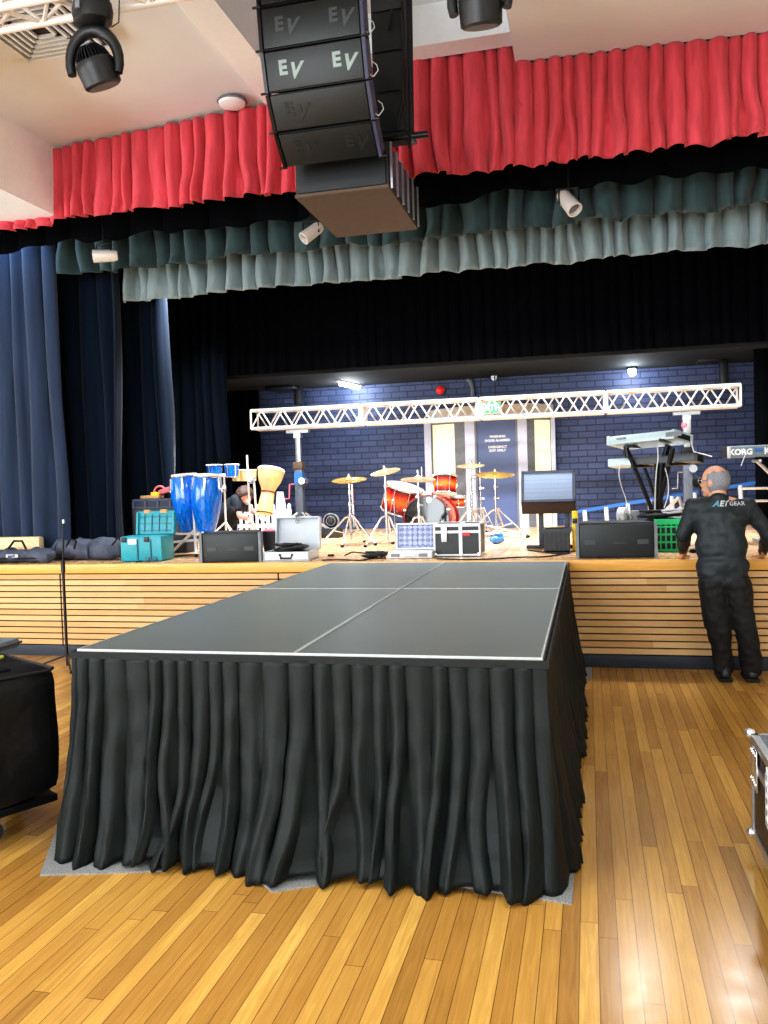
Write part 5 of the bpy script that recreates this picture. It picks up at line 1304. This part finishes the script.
# KORG keyboard on right
ka, kb_ = at(728, 452.5, 8.7), at(860, 447, 8.7)
Lk = (kb_-ka).length
t = keyboard(ka, kb_, 0.33, 0.105, 'white-lettered black keyboard at the right edge, back panel facing out', mat('slate keyboard shell', (110, 124, 132), 0.45), tiltx=R(0))
part('wood_end', MB().box((-Lk/2+0.008, 0.0, 0), (0.03, 0.03, 0.115), bev=0.005), M_SILCASE, t, local=True)
Mr = root_matrix(t)
RX = Matrix.Rotation(PI/2, 4, 'X')
text_mesh('KORG', 0.075, Mr @ Matrix.Translation((-Lk/2+0.115, -0.003, -0.002)) @ RX, M_WTEXT, t, bold=0.004)
text_mesh('KRONOS', 0.085, Mr @ Matrix.Translation((-Lk/2+0.50, -0.003, 0.0)) @ RX, M_WTEXT, t, bold=0.003)
part('socket_row', MB().box((-Lk/2+0.275, -0.004, 0.01), (0.07, 0.008, 0.035)), M_LADBLUE, t, local=True, smooth=False)
t = thing('keyboard_stand', 'silver crossed stand under the lettered keyboard at right edge', 'stand', (at(770, 500, 8.85).x, 8.85, ZS))
pA = at(757, 461, 8.85); pB = at(840, 461, 8.85)
part('cross_leg', MB().tube([pA, V((pB.x, 8.82, ZS+0.015))], 0.018), M_ALU, t)
part('cross_leg', MB().tube([pB, V((pA.x, 8.88, ZS+0.015))], 0.018), M_ALU, t)
part('cross_bar', MB().tube([pA+V((0, -0.15, 0)), pA+V((0, 0.2, 0))], 0.016).tube([pB+V((0, -0.15, 0)), pB+V((0, 0.2, 0))], 0.016), M_ALU, t)
part('foot_bar', MB().tube([V((pA.x, 8.65, ZS+0.018)), V((pA.x, 9.1, ZS+0.018))], 0.016).tube([V((pB.x, 8.65, ZS+0.018)), V((pB.x, 9.1, ZS+0.018))], 0.016), M_ALU, t)
cable([at(746, 452, 8.68), at(744, 458, 8.66), at(741, 466, 8.66)], 0.004, M_WCABLE, 'thin pale cable hanging from the lettered keyboard')
# horizontal silver tubes at right edge
for py, lab in ((488.5, 'upper horizontal silver rail behind the man, right edge'), (501, 'lower horizontal silver rail behind the man, right edge')):
    a_, b_ = at(742, py, 9.6), at(815, py-1, 9.6)
    t = thing('silver_rail_stand', lab, 'rail', (b_.x, 9.6, ZS), group='horizontal silver rails at the right edge')
    part('rail', MB().tube([a_, b_], 0.014), M_CHROME, t)
    part('upright', MB().tube([b_, V((b_.x, 9.6, ZS+0.01))], 0.014), M_CHROME, t)
# lamp-like grey unit and cables behind the speaker
c = at(625, 517, 8.25)
t = thing('cable_reel', 'grey drum-shaped unit behind the right long speaker', 'reel', (c.x, 8.25, ZS))
zr = at(625, 516, 8.25).z
Mr = frame_z(V((c.x-0.06, 8.25, zr)), (1, -0.3, 0))
part('drum', MB().lathe([(0.0, 0), (0.075, 0), (0.085, 0.01), (0.085, 0.07), (0.06, 0.09), (0.0, 0.1)], Mr, seg=26, cap=False), mat('pale grey casing', (170, 172, 176), 0.5), t)
part('hub', MB().torus(frame_z(V((c.x, 8.17, zr-0.02)), (0, -1, 0)), 0.05, 0.012, seg=22), M_GREY, t)
part('base', MB().rect((c.x-0.1, 8.2, ZS+0.003), (c.x+0.1, 8.32, zr-0.05), bev=0.01), M_BLK, t)
part('side_box', MB().rect((c.x+0.06, 8.2, zr-0.06), (c.x+0.13, 8.32, zr+0.05), bev=0.01), M_GREY, t)
# green crate
g0, g1 = at(655, 552, 8.0), at(686, 552, 8.0); x0, x1, y0, y1 = g0.x, g1.x+0.02, 8.0, 8.32; zg = at(670, 519, 8.0).z; 
t = thing('green_crate', 'bright green slotted plastic crate full of cables', 'crate', ((x0+x1)/2, 8.0, ZS))
gm = MB(); gm.rect((x0, y0, ZS+0.003), (x1, y1, ZS+0.02))
def slotted(gm, p, q, axis):
    n = 6
    for k in range(n+1):
        f_ = k/n; 
        if axis == 'x': xx = p+(q-p)*f_; [gm.rect((xx-0.007, yy, ZS+0.01), (xx+0.007, yy+0.010, zg)) for yy in (y0, y1-0.010)]
        else: yy = p+(q-p)*f_; [gm.rect((xx, yy-0.007, ZS+0.01), (xx+0.010, yy+0.007, zg)) for xx in (x0, x1-0.010)]
slotted(gm, x0+0.007, x1-0.007, 'x'); slotted(gm, y0+0.007, y1-0.007, 'y')
for z in (ZS+0.01, ZS+0.08, ZS+0.15, ZS+0.22, zg-0.05):
    hh = 0.016 if z < zg-0.06 else 0.05
    for a_, b_ in (((x0-0.003, y0-0.003), (x1+0.003, y0+0.012)), ((x0-0.003, y1-0.012), (x1+0.003, y1+0.003)), ((x0-0.003, y0+0.012), (x0+0.012, y1-0.012)), ((x1-0.012, y0+0.012), (x1+0.003, y1-0.012))):
        gm.rect((*a_, z), (*b_, z+hh))
part('slotted_body', gm, M_CRATEG, t, smooth=False)
part('contents', MB().rect((x0+0.03, y0+0.03, ZS+0.02), (x1-0.03, y1-0.03, zg-0.06), bev=0.02), M_BLK, t)
coil('cable_heap', 'tangled black and grey cables piled on the green crate', ((x0+x1)/2-0.06, 8.16, zg-0.055), 0.22, 0.13, 12, 0.012, M_CABLE, 12, 0.11)
coil('cable_heap', 'pale grey cable loop on top of the green crate', ((x0+x1)/2+0.05, 8.1, zg-0.02), 0.13, 0.09, 4, 0.010, mat('pale cable', (176, 176, 184), 0.5), 14, 0.09)
# cables along stage floor
def floor_cable(pix, label, r=0.007, m=M_CABLE): cable([V((on(*p).x, on(*p).y, ZS+r+0.001)) for p in pix], r, m, label, group=None)
floor_cable([(322, 561), (340, 560.5), (362, 561), (372, 559), (386, 558.8)], 'black cable along the stage edge left of the foam case')
floor_cable([(436, 559.5), (462, 560.3), (490, 559.8), (520, 558), (545, 557.5), (570, 554)], 'black cable along the stage edge behind the platform')
floor_cable([(528, 551), (545, 553), (560, 554.5), (574, 552)], 'thin cable between platform and black crate')
floor_cable([(345, 556), (352, 553), (362, 553.5), (372, 555)], 'small loop of cable in front of the left cymbal stand')
c = on(331, 556.5); tag(MB().box((c.x, c.y, ZS+0.012), (0.06, 0.04, 0.02), bev=0.006).build('black_block', M_RUB), 'tiny black block on the stage right of the open silver case', 'block')
floor_cable([(136, 566.0-3.5), (175, 557), (196, 555)], 'dark cable on the stage between tool box and speaker', 0.006)
# microphone in front of the man's face
mc = at(697.5, 482, 7.9)
t = thing('vocal_microphone', 'black foam microphone on a stand just beyond the man\'s face', 'microphone', (mc.x, 7.9, ZS))
part('foam_head', MB().ball(mc, (0.045, 0.045, 0.05)), M_RUB, t)
part('pole', MB().cone((mc.x+0.02, 7.92, ZS+0.03), (mc.x+0.02, 7.92, mc.z-0.03), 0.011), M_BLKM, t)
part('round_base', MB().cone((mc.x+0.02, 7.92, ZS+0.003), (mc.x+0.02, 7.92, ZS+0.03), 0.1, 0.09, seg=24), M_BLKM, t)

# ------------------------------------------------------------------ the man at the stage edge
Yb = 6.86
t = thing('person', 'balding grey-haired man in black jacket leaning hands on stage edge', 'person', at(738, 680, Yb).xy.to_3d())
hd = at(715.5, 481.5, 6.98)
sL, sR = at(694, 508, 6.95), at(748, 508, 6.95)
eL, eR = at(684, 535, 6.98), at(768, 535, 6.98)
wL, wR = at(683, 556, 7.22), at(763, 556, 7.22); wL.z = wR.z = ZS+0.055
hipL, hipR = at(711, 583, 6.88), at(736, 583, 6.88)
kL, kR = at(719, 630, 6.86), at(746, 630, 6.86)
fL, fR = at(724, 668, 6.90), at(751, 668, 6.90); fL.z = fR.z = 0.09
neck = at(719, 500, 6.93); chest = at(721, 527, 6.90); belly = at(722, 555, 6.90); pelv = at(723, 578, 6.88)
hdir = V((-0.75, 0.66, 0.0)).normalized()   # looking left and to the stage
hs = V((hdir.y, -hdir.x, 0))
prims = [('e', hd+V((0, 0, 0.012)), (0.086, 0.108, 0.112), (0, 0, math.atan2(hdir.y, hdir.x)-PI/2)),
         ('e', hd+hdir*0.035+V((0, 0, -0.05)), (0.062, 0.075, 0.07), (0, 0, math.atan2(hdir.y, hdir.x)-PI/2)),
         ('c', hd+hdir*0.100+V((0, 0, 0.0)), hd+hdir*0.122+V((0, 0, -0.028)), 0.010, 0.015),
         ('e', hd+hdir*0.098+V((0, 0, -0.062)), (0.028, 0.02, 0.012)),
         ('e', hd+hdir*0.085+V((0, 0, -0.098)), (0.026, 0.026, 0.02)),
         ('c', neck+V((0, 0, -0.04)), hd+V((0, 0, -0.05))-hdir*0.02, 0.062, 0.058),
         ('e', hd+hs*0.088-hdir*0.01+V((0, 0, -0.012)), (0.012, 0.02, 0.034), (0, 0, math.atan2(hdir.y, hdir.x)-PI/2)),
         ('e', hd-hs*0.088-hdir*0.01+V((0, 0, -0.012)), (0.012, 0.02, 0.034), (0, 0, math.atan2(hdir.y, hdir.x)-PI/2)),
         ('l', [(neck, 0.06), (chest+V((0, 0.03, 0)), 0.09), (belly+V((0, 0.02, 0)), 0.10), (pelv, 0.10)]),
         ('l', [(neck, 0.05), (sL, 0.05), (eL, 0.035), (wL, 0.026)]), ('l', [(neck, 0.05), (sR, 0.05), (eR, 0.035), (wR, 0.026)]),
         ('l', [(pelv, 0.1), (hipL, 0.085), (kL, 0.05), (fL, 0.035), (fL+V((0, 0.02, -0.02)), 0.035)]), ('l', [(pelv, 0.1), (hipR, 0.085), (kR, 0.05), (fR, 0.035), (fR+V((0, 0.02, -0.02)), 0.035)])]
def hand(w, side):
    out = []; palm = w+V((0, 0.055, -0.02)); palm.z = ZS+0.03
    out.append(('c', w, palm, 0.026, 0.026)); 
    for k in range(-1, 3): out.append(('c', palm, palm+V(((k-0.5)*0.020, 0.03, -0.004)), 0.017, 0.014))
    for k, ln in enumerate((0.055, 0.07, 0.075, 0.062)):
        b0 = palm+V(((k-1.5)*0.021, 0.028, 0.0)); m = b0+V(((k-1.5)*0.006, ln*0.5, 0.002)); e2 = b0+V(((k-1.5)*0.008, ln*0.95, -0.016))
        out.append(('l', [(b0, 0.0105), (m, 0.0095), (e2, 0.008)]))
    out.append(('l', [(palm+V((-side*0.02, 0, 0)), 0.013), (palm+V((-side*0.05, 0.02, -0.006)), 0.0115), (palm+V((-side*0.064, 0.048, -0.014)), 0.009)]))
    return out
prims += hand(wL, -1)+hand(wR, 1)
blob('body', prims, 0.007, M_SKIN, t, smooth=3)
def wr(a, f1, b, f2): return lambda p: a*noise.noise(V((p.x*f1, p.y*f1, p.z*f1*0.45)))+b*noise.noise(V((p.x*f2+3, p.y*f2, p.z*f2)))
jk = [('e', at(721, 530, 6.92), (0.19, 0.125, 0.22)), ('e', at(721, 519, 6.93), (0.215, 0.125, 0.13)), ('e', at(721, 545, 6.90), (0.20, 0.135, 0.17)), ('e', at(722.5, 565, 6.89), (0.195, 0.135, 0.12)),
      ('l', [(neck+V((0, 0, -0.01)), 0.074), (neck+V((0, 0, -0.05)), 0.09)]),
      ('l', [(neck+V((0, 0, -0.06)), 0.08), (sL, 0.078), (eL, 0.062), (wL+V((0, 0.0, 0.012)), 0.042)]),
      ('l', [(neck+V((0, 0, -0.06)), 0.08), (sR, 0.078), (eR, 0.062), (wR+V((0, 0.0, 0.012)), 0.042)]),
      ('c', at(712, 571, 6.88), at(733, 571, 6.88), 0.11, 0.11), ('c', at(713, 578, 6.88), at(732, 578, 6.88), 0.104, 0.104), ('c', at(715, 550, 6.89), at(730, 550, 6.89), 0.12, 0.12)]
jacket = blob('jacket', jk, 0.011, M_JACKET, t, smooth=5, disp=wr(0.022, 6, 0.008, 19))
Rm = root_matrix(t)
bm = bmesh.new(); bm.from_mesh(jacket.data); bm.transform(Rm); jb = BVHTree.FromBMesh(bm); bm.free()
def proj_back(w):
    h = jb.ray_cast(V((w.x, 5.0, w.z)), V((0, 1, 0)))
    return V((w.x, h[0].y-0.004, w.z)) if h[0] else w
tc1 = at(721.5, 504, 6.8); tc2 = at(738, 504, 6.8)
text_mesh('A', 0.058, facing(tc1-V((0.035, 0, 0))), M_BTEXT, t, shear=0.45, bold=0.003, project=proj_back, name='jacket_lettering')
text_mesh('ET', 0.058, facing(tc1+V((0.022, 0, 0))), M_WTEXT, t, shear=0.3, bold=0.003, project=proj_back, name='jacket_lettering')
text_mesh('GEAR', 0.042, facing(tc2+V((0.005, 0, 0))), M_WTEXT, t, bold=0.0008, spacing=1.1, project=proj_back, name='jacket_lettering')
tr = [('l', [(at(722, 576, 6.88), 0.10), (hipL, 0.108), (kL, 0.086), (fL+V((0, 0, 0.01)), 0.078)]), ('l', [(at(724, 576, 6.88), 0.10), (hipR, 0.108), (kR, 0.084), (fR+V((0, 0, 0.01)), 0.078)])]
blob('trousers', tr, 0.011, M_TROUS, t, smooth=4, disp=wr(0.02, 7, 0.010, 22))
for f_ in (fL, fR):
    b0 = V((f_.x, f_.y, 0))
    sh = blob('shoe', [('l', [(b0+V((0, -0.04, 0.05)), 0.048), (b0+V((0, 0.06, 0.05)), 0.05), (b0+V((-0.01, 0.14, 0.045)), 0.042)]), ('c', b0+V((0, -0.03, 0.06)), b0+V((0, -0.03, 0.1)), 0.046, 0.044)], 0.008, M_BLK, t, smooth=3)
    part('sole', MB().box(b0+V((0, 0.045, 0.014)), (0.10, 0.28, 0.026), bev=0.011), M_RUB, t)
# hair around the back and sides, bald crown
def hair_shell(mb, c, fw, k=1.045):
    n, m_ = 40, 20; s_ = V((fw.y, -fw.x, 0)); g = {}
    for i in range(n):
        for j in range(m_+1):
            a = 2*PI*i/n; e_ = R(-58)+R(105)*j/m_
            front = math.cos(a)
            lim = R(34) if front < -0.2 else R(28)
            e2 = min(e_, lim+0.06*math.sin(a*9))
            rr = k+0.03*noise.noise(V((a*3, e2*6, 1)))
            p = c+V((0, 0, 0.012))+fw*(0.108*rr*math.cos(e2)*front)+s_*(0.087*rr*math.cos(e2)*math.sin(a))+V((0, 0, 0.112*rr*math.sin(e2)))
            g[i, j] = mb.bm.verts.new(p)
    for i in range(n):
        a = 2*PI*(i+0.5)/n
        if math.cos(a) > 0.22: continue
        for j in range(m_): 
            if (g[i, j].co-g[i, j+1].co).length > 1e-4:
                try: mb.bm.faces.new((g[i, j], g[(i+1) % n, j], g[(i+1) % n, j+1], g[i, j+1]))
                except Exception: pass
    loose = [v for v in mb.bm.verts if not v.link_faces]; bmesh.ops.delete(mb.bm, geom=loose, context='VERTS')
    return mb
part('grey_hair', hair_shell(MB(), hd, hdir), M_HAIRG, t, solid=0.006)
gl = MB()
for s in (-1, 1):
    gl.tube([hd+hs*s*0.09-hdir*0.01+V((0, 0, 0.012)), hd+hs*s*0.088+hdir*0.09+V((0, 0, 0.012))], 0.003, seg=6)
    gl.torus(frame_z(hd+hs*s*0.036+hdir*0.112+V((0, 0, 0.008)), hdir), 0.024, 0.002, seg=20)
    part('eye', MB().ball(hd+hs*s*0.034+hdir*0.092+V((0, 0, 0.006)), 0.011, seg=12), M_TRIMW, t)
gl.tube([hd+hs*0.012+hdir*0.114+V((0, 0, 0.01)), hd-hs*0.012+hdir*0.114+V((0, 0, 0.01))], 0.002, seg=6)
part('glasses', gl, M_ALU, t)
part('jacket_collar', MB().lathe([(0.077, -0.02), (0.074, 0.035), (0.068, 0.035), (0.070, -0.02)], frame_z(neck+V((0, 0, -0.005)), (-0.08, 0.1, 1)), seg=28, cap=False), M_JACKET, t)

# ------------------------------------------------------------------ crouching person behind the congas
Yc = 10.05
ch = at(245, 496, Yc)
t = thing('person', 'crouching brown-haired person in dark shirt bending behind the drums', 'person', (at(238, 520, Yc).x, Yc, ZS))
cd = V((0.55, -0.55, -0.62)).normalized()
shL, shR = at(236, 500, Yc-0.08), at(236, 500, Yc+0.22)
hipc = at(222, 521, Yc+0.1); wLh = at(249, 530, Yc-0.15); wRh = at(262, 528, Yc+0.05)
elL = at(240, 516, Yc-0.15); elR = at(254, 512, Yc+0.15)
k1, k2 = at(236, 530, Yc-0.1), at(233, 530, Yc+0.25)
f1 = V((at(226, 540, Yc).x, Yc-0.1, ZS+0.05)); f2 = V((at(224, 540, Yc).x, Yc+0.25, ZS+0.05))
k1.z = k2.z = ZS+0.40
wLh.z = ZS+0.30; wRh.z = ZS+0.33
hp = [('e', ch, (0.078, 0.095, 0.105), (R(35), 0, R(-30))), ('c', ch+cd*0.085, ch+cd*0.10+V((0, 0, -0.01)), 0.012, 0.014), ('c', ch, at(238, 500, Yc+0.05), 0.055, 0.055),
      ('e', ch+V((-0.02, -0.08, 0)), (0.02, 0.012, 0.03)), ('e', ch+cd*0.07+V((0, 0, -0.04)), (0.035, 0.03, 0.03)),
      ('l', [(at(238, 502, Yc+0.06), 0.10), (hipc, 0.11)]), ('l', [(shL, 0.05), (elL, 0.038), (wLh, 0.028)]), ('l', [(shR, 0.05), (elR, 0.038), (wRh, 0.028)]),
      ('l', [(hipc, 0.09), (k1, 0.065), (f1, 0.045)]), ('l', [(hipc, 0.09), (k2, 0.065), (f2, 0.045)])]
for w_ in (wLh, wRh):
    for k in range(4): hp.append(('l', [(w_, 0.02), (w_+V((0.03+k*0.006, (k-1.5)*0.02, -0.035)), 0.010), (w_+V((0.045+k*0.006, (k-1.5)*0.022, -0.075)), 0.008)]))
    hp.append(('l', [(w_, 0.014), (w_+V((-0.01, -0.04, -0.03)), 0.010), (w_+V((0.005, -0.05, -0.055)), 0.008)]))
blob('body', hp, 0.009, M_SKIN2, t, smooth=3)
blob('dark_shirt', [('l', [(at(239, 502, Yc+0.07), 0.13), (hipc, 0.15)]), ('l', [(at(239, 501, Yc+0.05), 0.09), (shL, 0.075), (shL.lerp(elL, 0.6), 0.06)]), ('l', [(at(239, 501, Yc+0.05), 0.09), (shR, 0.075), (shR.lerp(elR, 0.6), 0.06)])], 0.014, mat('dark teal shirt', (24, 34, 44), 0.8), t, disp=wr(0.02, 7, 0.006, 19))
blob('trousers', [('l', [(hipc, 0.125), (k1, 0.085), (f1+V((0, 0, 0.04)), 0.06)]), ('l', [(hipc, 0.125), (k2, 0.085), (f2+V((0, 0, 0.04)), 0.06)])], 0.014, M_TROUS, t, disp=wr(0.015, 7, 0.006, 19))
for f_ in (f1, f2): part('shoe', MB().box(V((f_.x+0.05, f_.y, ZS+0.045)), (0.25, 0.09, 0.08), bev=0.03), M_BLK, t)
hb = MB(); hb.ball(ch+V((0.0, -0.005, 0.022)), (0.105, 0.12, 0.112), rot=(R(35), 0, R(-30)), seg=24)
for v in hb.bm.verts: v.co += (v.co-ch).normalized()*0.018*noise.noise(v.co*30)
cut = [v for v in hb.bm.verts if (v.co-ch).dot(cd) > 0.08 or (v.co-ch).dot(V((-0.8, -0.3, -0.5))) > 0.085]; bmesh.ops.delete(hb.bm, geom=cut, context='VERTS')
part('brown_hair', hb, M_HAIRB, t, solid=0.006)

# ------------------------------------------------------------------ black padded case on wheels, left
zt6 = at(20, 662, 3.5).z
# corner points of the top, seen at (58,658) rear right and (2,688) front edge
ztop = 0.93
fr_ = V((on(44, 806, 0.17).x, on(44, 806, 0.17).y)); 
A = on(57, 800, 0.16); B = on(0, 818, 0.16)     # lower right edge direction
dirx = V((A.x-B.x, A.y-B.y, 0)).normalized(); nrm_ = V((-dirx.y, dirx.x, 0))
t = thing('padded_case', 'large black padded equipment case on castors at the left edge', 'case', (A.x+0.02-0.4*dirx.x+nrm_.x*0.3, A.y-0.4*dirx.y+nrm_.y*0.3, 0), math.atan2(dirx.y, dirx.x))
zcT = at(40, 669, A.y-0.05).z
HW = 0.42
cs = MB(); cs.box((0, 0, (0.20+zcT)/2), (2*HW, 0.62, zcT-0.20), bev=0.065)
bmesh.ops.subdivide_edges(cs.bm, edges=cs.bm.edges[:], cuts=6, use_grid_fill=True)
for v in cs.bm.verts: v.co += V((noise.noise(v.co*4), noise.noise(v.co*4+V((5, 0, 0))), noise.noise(v.co*4+V((0, 5, 0)))))*0.016
part('padded_cover', cs, M_PAD, t, local=True)
part('top_piping', MB().tube([(-HW+0.03, -0.30, zcT-0.01), (HW-0.04, -0.30, zcT-0.01), (HW-0.015, -0.27, zcT-0.01), (HW-0.015, 0.27, zcT-0.01)], 0.008), M_RUB, t, local=True)
part('side_piping', MB().tube([(HW-0.35, -0.318, 0.25), (HW-0.35, -0.318, zcT-0.03)], 0.007), M_RUB, t, local=True)
part('dolly_board', MB().box((0, 0, 0.175), (2*HW-0.05, 0.57, 0.035), bev=0.006), M_BLKM, t, local=True)
for sx, sy in ((-0.9, -1), (0.35, -1), (-0.9, 1), (1.0, 1)):
    cx_ = sx*(HW-0.05); cy_ = sy*0.15
    part('castor', MB().cone((cx_, cy_-0.02, 0.055), (cx_, cy_+0.02, 0.055), 0.052, seg=24), mat('dark blue castor', (34, 46, 62), 0.5), t, local=True)
    part('castor_fork', MB().box((cx_, cy_, 0.135), (0.06, 0.07, 0.05)).box((cx_, cy_-0.03, 0.09), (0.03, 0.006, 0.09)).box((cx_, cy_+0.03, 0.09), (0.03, 0.006, 0.09)), M_BLKM, t, local=True, smooth=False)
st = MB().tube([(0.0, -0.2, zcT+0.008), (0.12, -0.12, zcT+0.010), (0.22, 0.02, zcT+0.016), (0.33, 0.1, zcT+0.012)], 0.010)
part('yellow_strap', st, mat('lime webbing', (196, 204, 60), 0.6), t, local=True)
part('top_flap', MB().box((-0.02, -0.08, zcT+0.004), (0.5, 0.28, 0.014), rot=(0, 0, R(4)), bev=0.006), M_PAD, t, local=True)
part('top_flap_strap', MB().tube([(0.0, -0.2, zcT+0.012), (0.1, -0.05, zcT+0.03), (0.12, 0.12, zcT+0.012)], 0.01), M_RUB, t, local=True)
g = at(-9, 648, 3.75)
t = thing('grey_lid', 'corner of a grey plastic lid on the padded case, left edge', 'lid', (g.x-0.1, 3.75, zcT))
part('shell', MB().rect((g.x-0.3, 3.68, g.z-0.035), (g.x+0.025, 3.95, g.z+0.02), bev=0.02), M_GREY, t)
part('rim', MB().rect((g.x-0.31, 3.67, g.z-0.012), (g.x+0.033, 3.96, g.z+0.0), bev=0.004), mat('dark grey rim', (84, 88, 94), 0.5), t)
part('foot', MB().rect((g.x-0.2, 3.75, zcT-0.03), (g.x-0.05, 3.9, g.z-0.02)), M_BLK, t, smooth=False)

# ------------------------------------------------------------------ flight case, right edge
Yq = 3.55
A = at(751.5, 735, 3.72)     # top rear left corner
ztq = A.z
e0 = on(756, 858, 0.13); 
x0 = A.x; y1 = 3.75; y0 = 2.55; x1 = x0+0.7; zbq = at(752, 835, 3.72).z
t = thing('flight_case', 'black and silver flight case on wheels cut off at right edge', 'flight case', ((x0+x1)/2, (y0+y1)/2, 0), 0)
part('body', MB().rect((x0+0.006, y0+0.006, zbq+0.006), (x1-0.006, y1-0.006, ztq-0.006)), mat('dark brown-black laminate', (30, 24, 22), 0.4), t, smooth=False)
ed = MB(); edges_box(ed, x0, x1, y0, y1, zbq, ztq, 0.03); ed.rect((x0-0.002, y0, ztq-0.125), (x1, y1+0.002, ztq-0.095))
part('aluminium_edging', ed, M_ALU, t, smooth=False)
for x_, y_ in ((x0, y1), (x0, y0), (x1, y0), (x1, y1)):
    for z_ in (zbq, ztq):
        part('ball_corner', MB().ball((x_, y_, z_), (0.022, 0.022, 0.022), seg=14), M_CHROME, t)
bc_ = MB(); bc_.rect((x0-0.006, y1-0.16, ztq-0.2), (x0-0.001, y1-0.04, ztq-0.03), bev=0.002)
for k in range(8): bc_.ball((x0-0.007, y1-0.055-0.03*(k % 4), ztq-0.05-0.12*(k//4)), 0.007, seg=8)
part('corner_bracket', bc_, M_CHROME, t)
part('top_panel', MB().rect((x0+0.03, y0+0.03, ztq-0.002), (x1-0.03, y1-0.03, ztq+0.002)), mat('checkered top', (90, 96, 104), 0.4, var=0.8, scale=60), t, smooth=False)
lt = Matrix.Translation((x0-0.002, 3.22, (zbq+ztq)/2-0.06)) @ Matrix.Rotation(-PI/2, 4, 'Z') @ Matrix.Rotation(PI/2, 4, 'X')
mk = MB()
for k in range(5):
    mk.rect((x0-0.004, 3.27-0.0, zbq+0.16+k*0.045), (x0+0.0, 3.42, zbq+0.185+k*0.045))
mk.rect((x0-0.004, 3.40, zbq+0.16), (x0, 3.43, zbq+0.365)); mk.rect((x0-0.004, 3.36, zbq+0.365), (x0, 3.41, zbq+0.395)) 
part('white_emblem', mk, M_WTEXT, t, smooth=False)
for x_ in (x0+0.09, x1-0.09):
    for y_ in (y0+0.12, y1-0.12):
        part('castor', MB().cone((x_-0.02, y_, 0.05), (x_+0.02, y_, 0.05), 0.049, seg=22), mat('dark blue castor', (34, 46, 62), 0.5), t)
        part('castor_fork', MB().box((x_, y_, zbq-0.01), (0.07, 0.09, 0.02)).rect((x_-0.032, y_-0.02, 0.04), (x_-0.026, y_+0.02, zbq)).rect((x_+0.026, y_-0.02, 0.04), (x_+0.032, y_+0.02, zbq)), M_CHROME, t, smooth=False)

# ------------------------------------------------------------------ light
def area(name, loc, rot, sx, sy, power, color=(1, 1, 1), spread=None):
    l = bpy.data.lights.new(name, 'AREA'); l.shape = 'RECTANGLE'; l.size = sx; l.size_y = sy; l.energy = power; l.color = color
    if spread: l.spread = spread
    o = bpy.data.objects.new(name, l); COL.objects.link(o); o.location = loc; o.rotation_euler = rot; return o
# hall: unseen fill areas added overhead, behind the camera and at the left
area('hall_back_fill', (-4.5, -6.3, 2.4), (R(102), 0, R(-12)), 7, 3.6, 560, (0.88, 0.95, 1.0))
area('hall_overhead_fill', (-3.4, 0.5, 4.7), (0, 0, 0), 1.2, 3.0, 110, (0.9, 0.96, 1.0))
area('hall_overhead_fill', (1.6, 0.5, 4.7), (0, 0, 0), 1.2, 3.0, 110, (0.9, 0.96, 1.0))
area('hall_low_uplight', (-1.6, 0.8, 1.0), (R(180), 0, 0), 7, 3, 150, (0.9, 0.95, 1.0), R(120)) if False else None
area('hall_left_fill', (XL+0.05, 1.5, 2.5), (0, R(-98), 0), 3.2, 8, 420, (0.9, 0.96, 1.0))  # added side fill, no window in this wall
# stage lamps above, hidden by the valances
for x in (-4.4, -2.9, -1.2):
    area('stage_lamp', (x, 9.0, 4.1), (R(14), 0, 0), 0.7, 0.3, 62, (0.94, 0.97, 1.0), R(105))
for x in (0.45, 1.45):
    area('stage_front_lamp', (x, 9.5, 4.08), (R(-48), 0, 0), 0.24, 0.16, 5.5, (0.97, 0.98, 1.0), R(120))
for x in (0.2, 1.5):
    area('stage_lamp', (x, 9.0, 4.1), (R(14), 0, 0), 0.5, 0.26, 45, (0.94, 0.97, 1.0), R(105))
area('valance_lamp', (-1.7, 7.75, 4.75), (R(-60), 0, 0), 8.0, 0.2, 20, (0.9, 1.0, 0.98))
area('leg_blue_lamp', (-5.9, 7.62, 4.6), (R(20), 0, 0), 0.6, 0.15, 9, (0.4, 0.65, 1.0))
pl = bpy.data.lights.new('tube_glow', 'POINT'); pl.energy = 12; pl.color = (0.85, 0.93, 1); pl.shadow_soft_size = 0.1
o = bpy.data.objects.new('tube_glow', pl); COL.objects.link(o); c = at(350, 386, 12.2); o.location = (c.x, 12.1, zc-0.16)
pl = bpy.data.lights.new('bulb_glow', 'POINT'); pl.energy = 8; pl.color = (0.85, 0.93, 1); pl.shadow_soft_size = 0.05
o = bpy.data.objects.new('bulb_glow', pl); COL.objects.link(o); c = at(632, 364, 12.2); o.location = (c.x, 12.1, zc-0.2)
w = bpy.data.worlds.new('world'); SC.world = w; w.use_nodes = True
bg = w.node_tree.nodes['Background']; bg.inputs[0].default_value = (0.88, 0.94, 1.0, 1); bg.inputs[1].default_value = 0.55
SC.view_settings.view_transform = 'Standard'; SC.view_settings.look = 'Medium High Contrast'; SC.view_settings.exposure = 0.5; SC.view_settings.gamma = 1.0
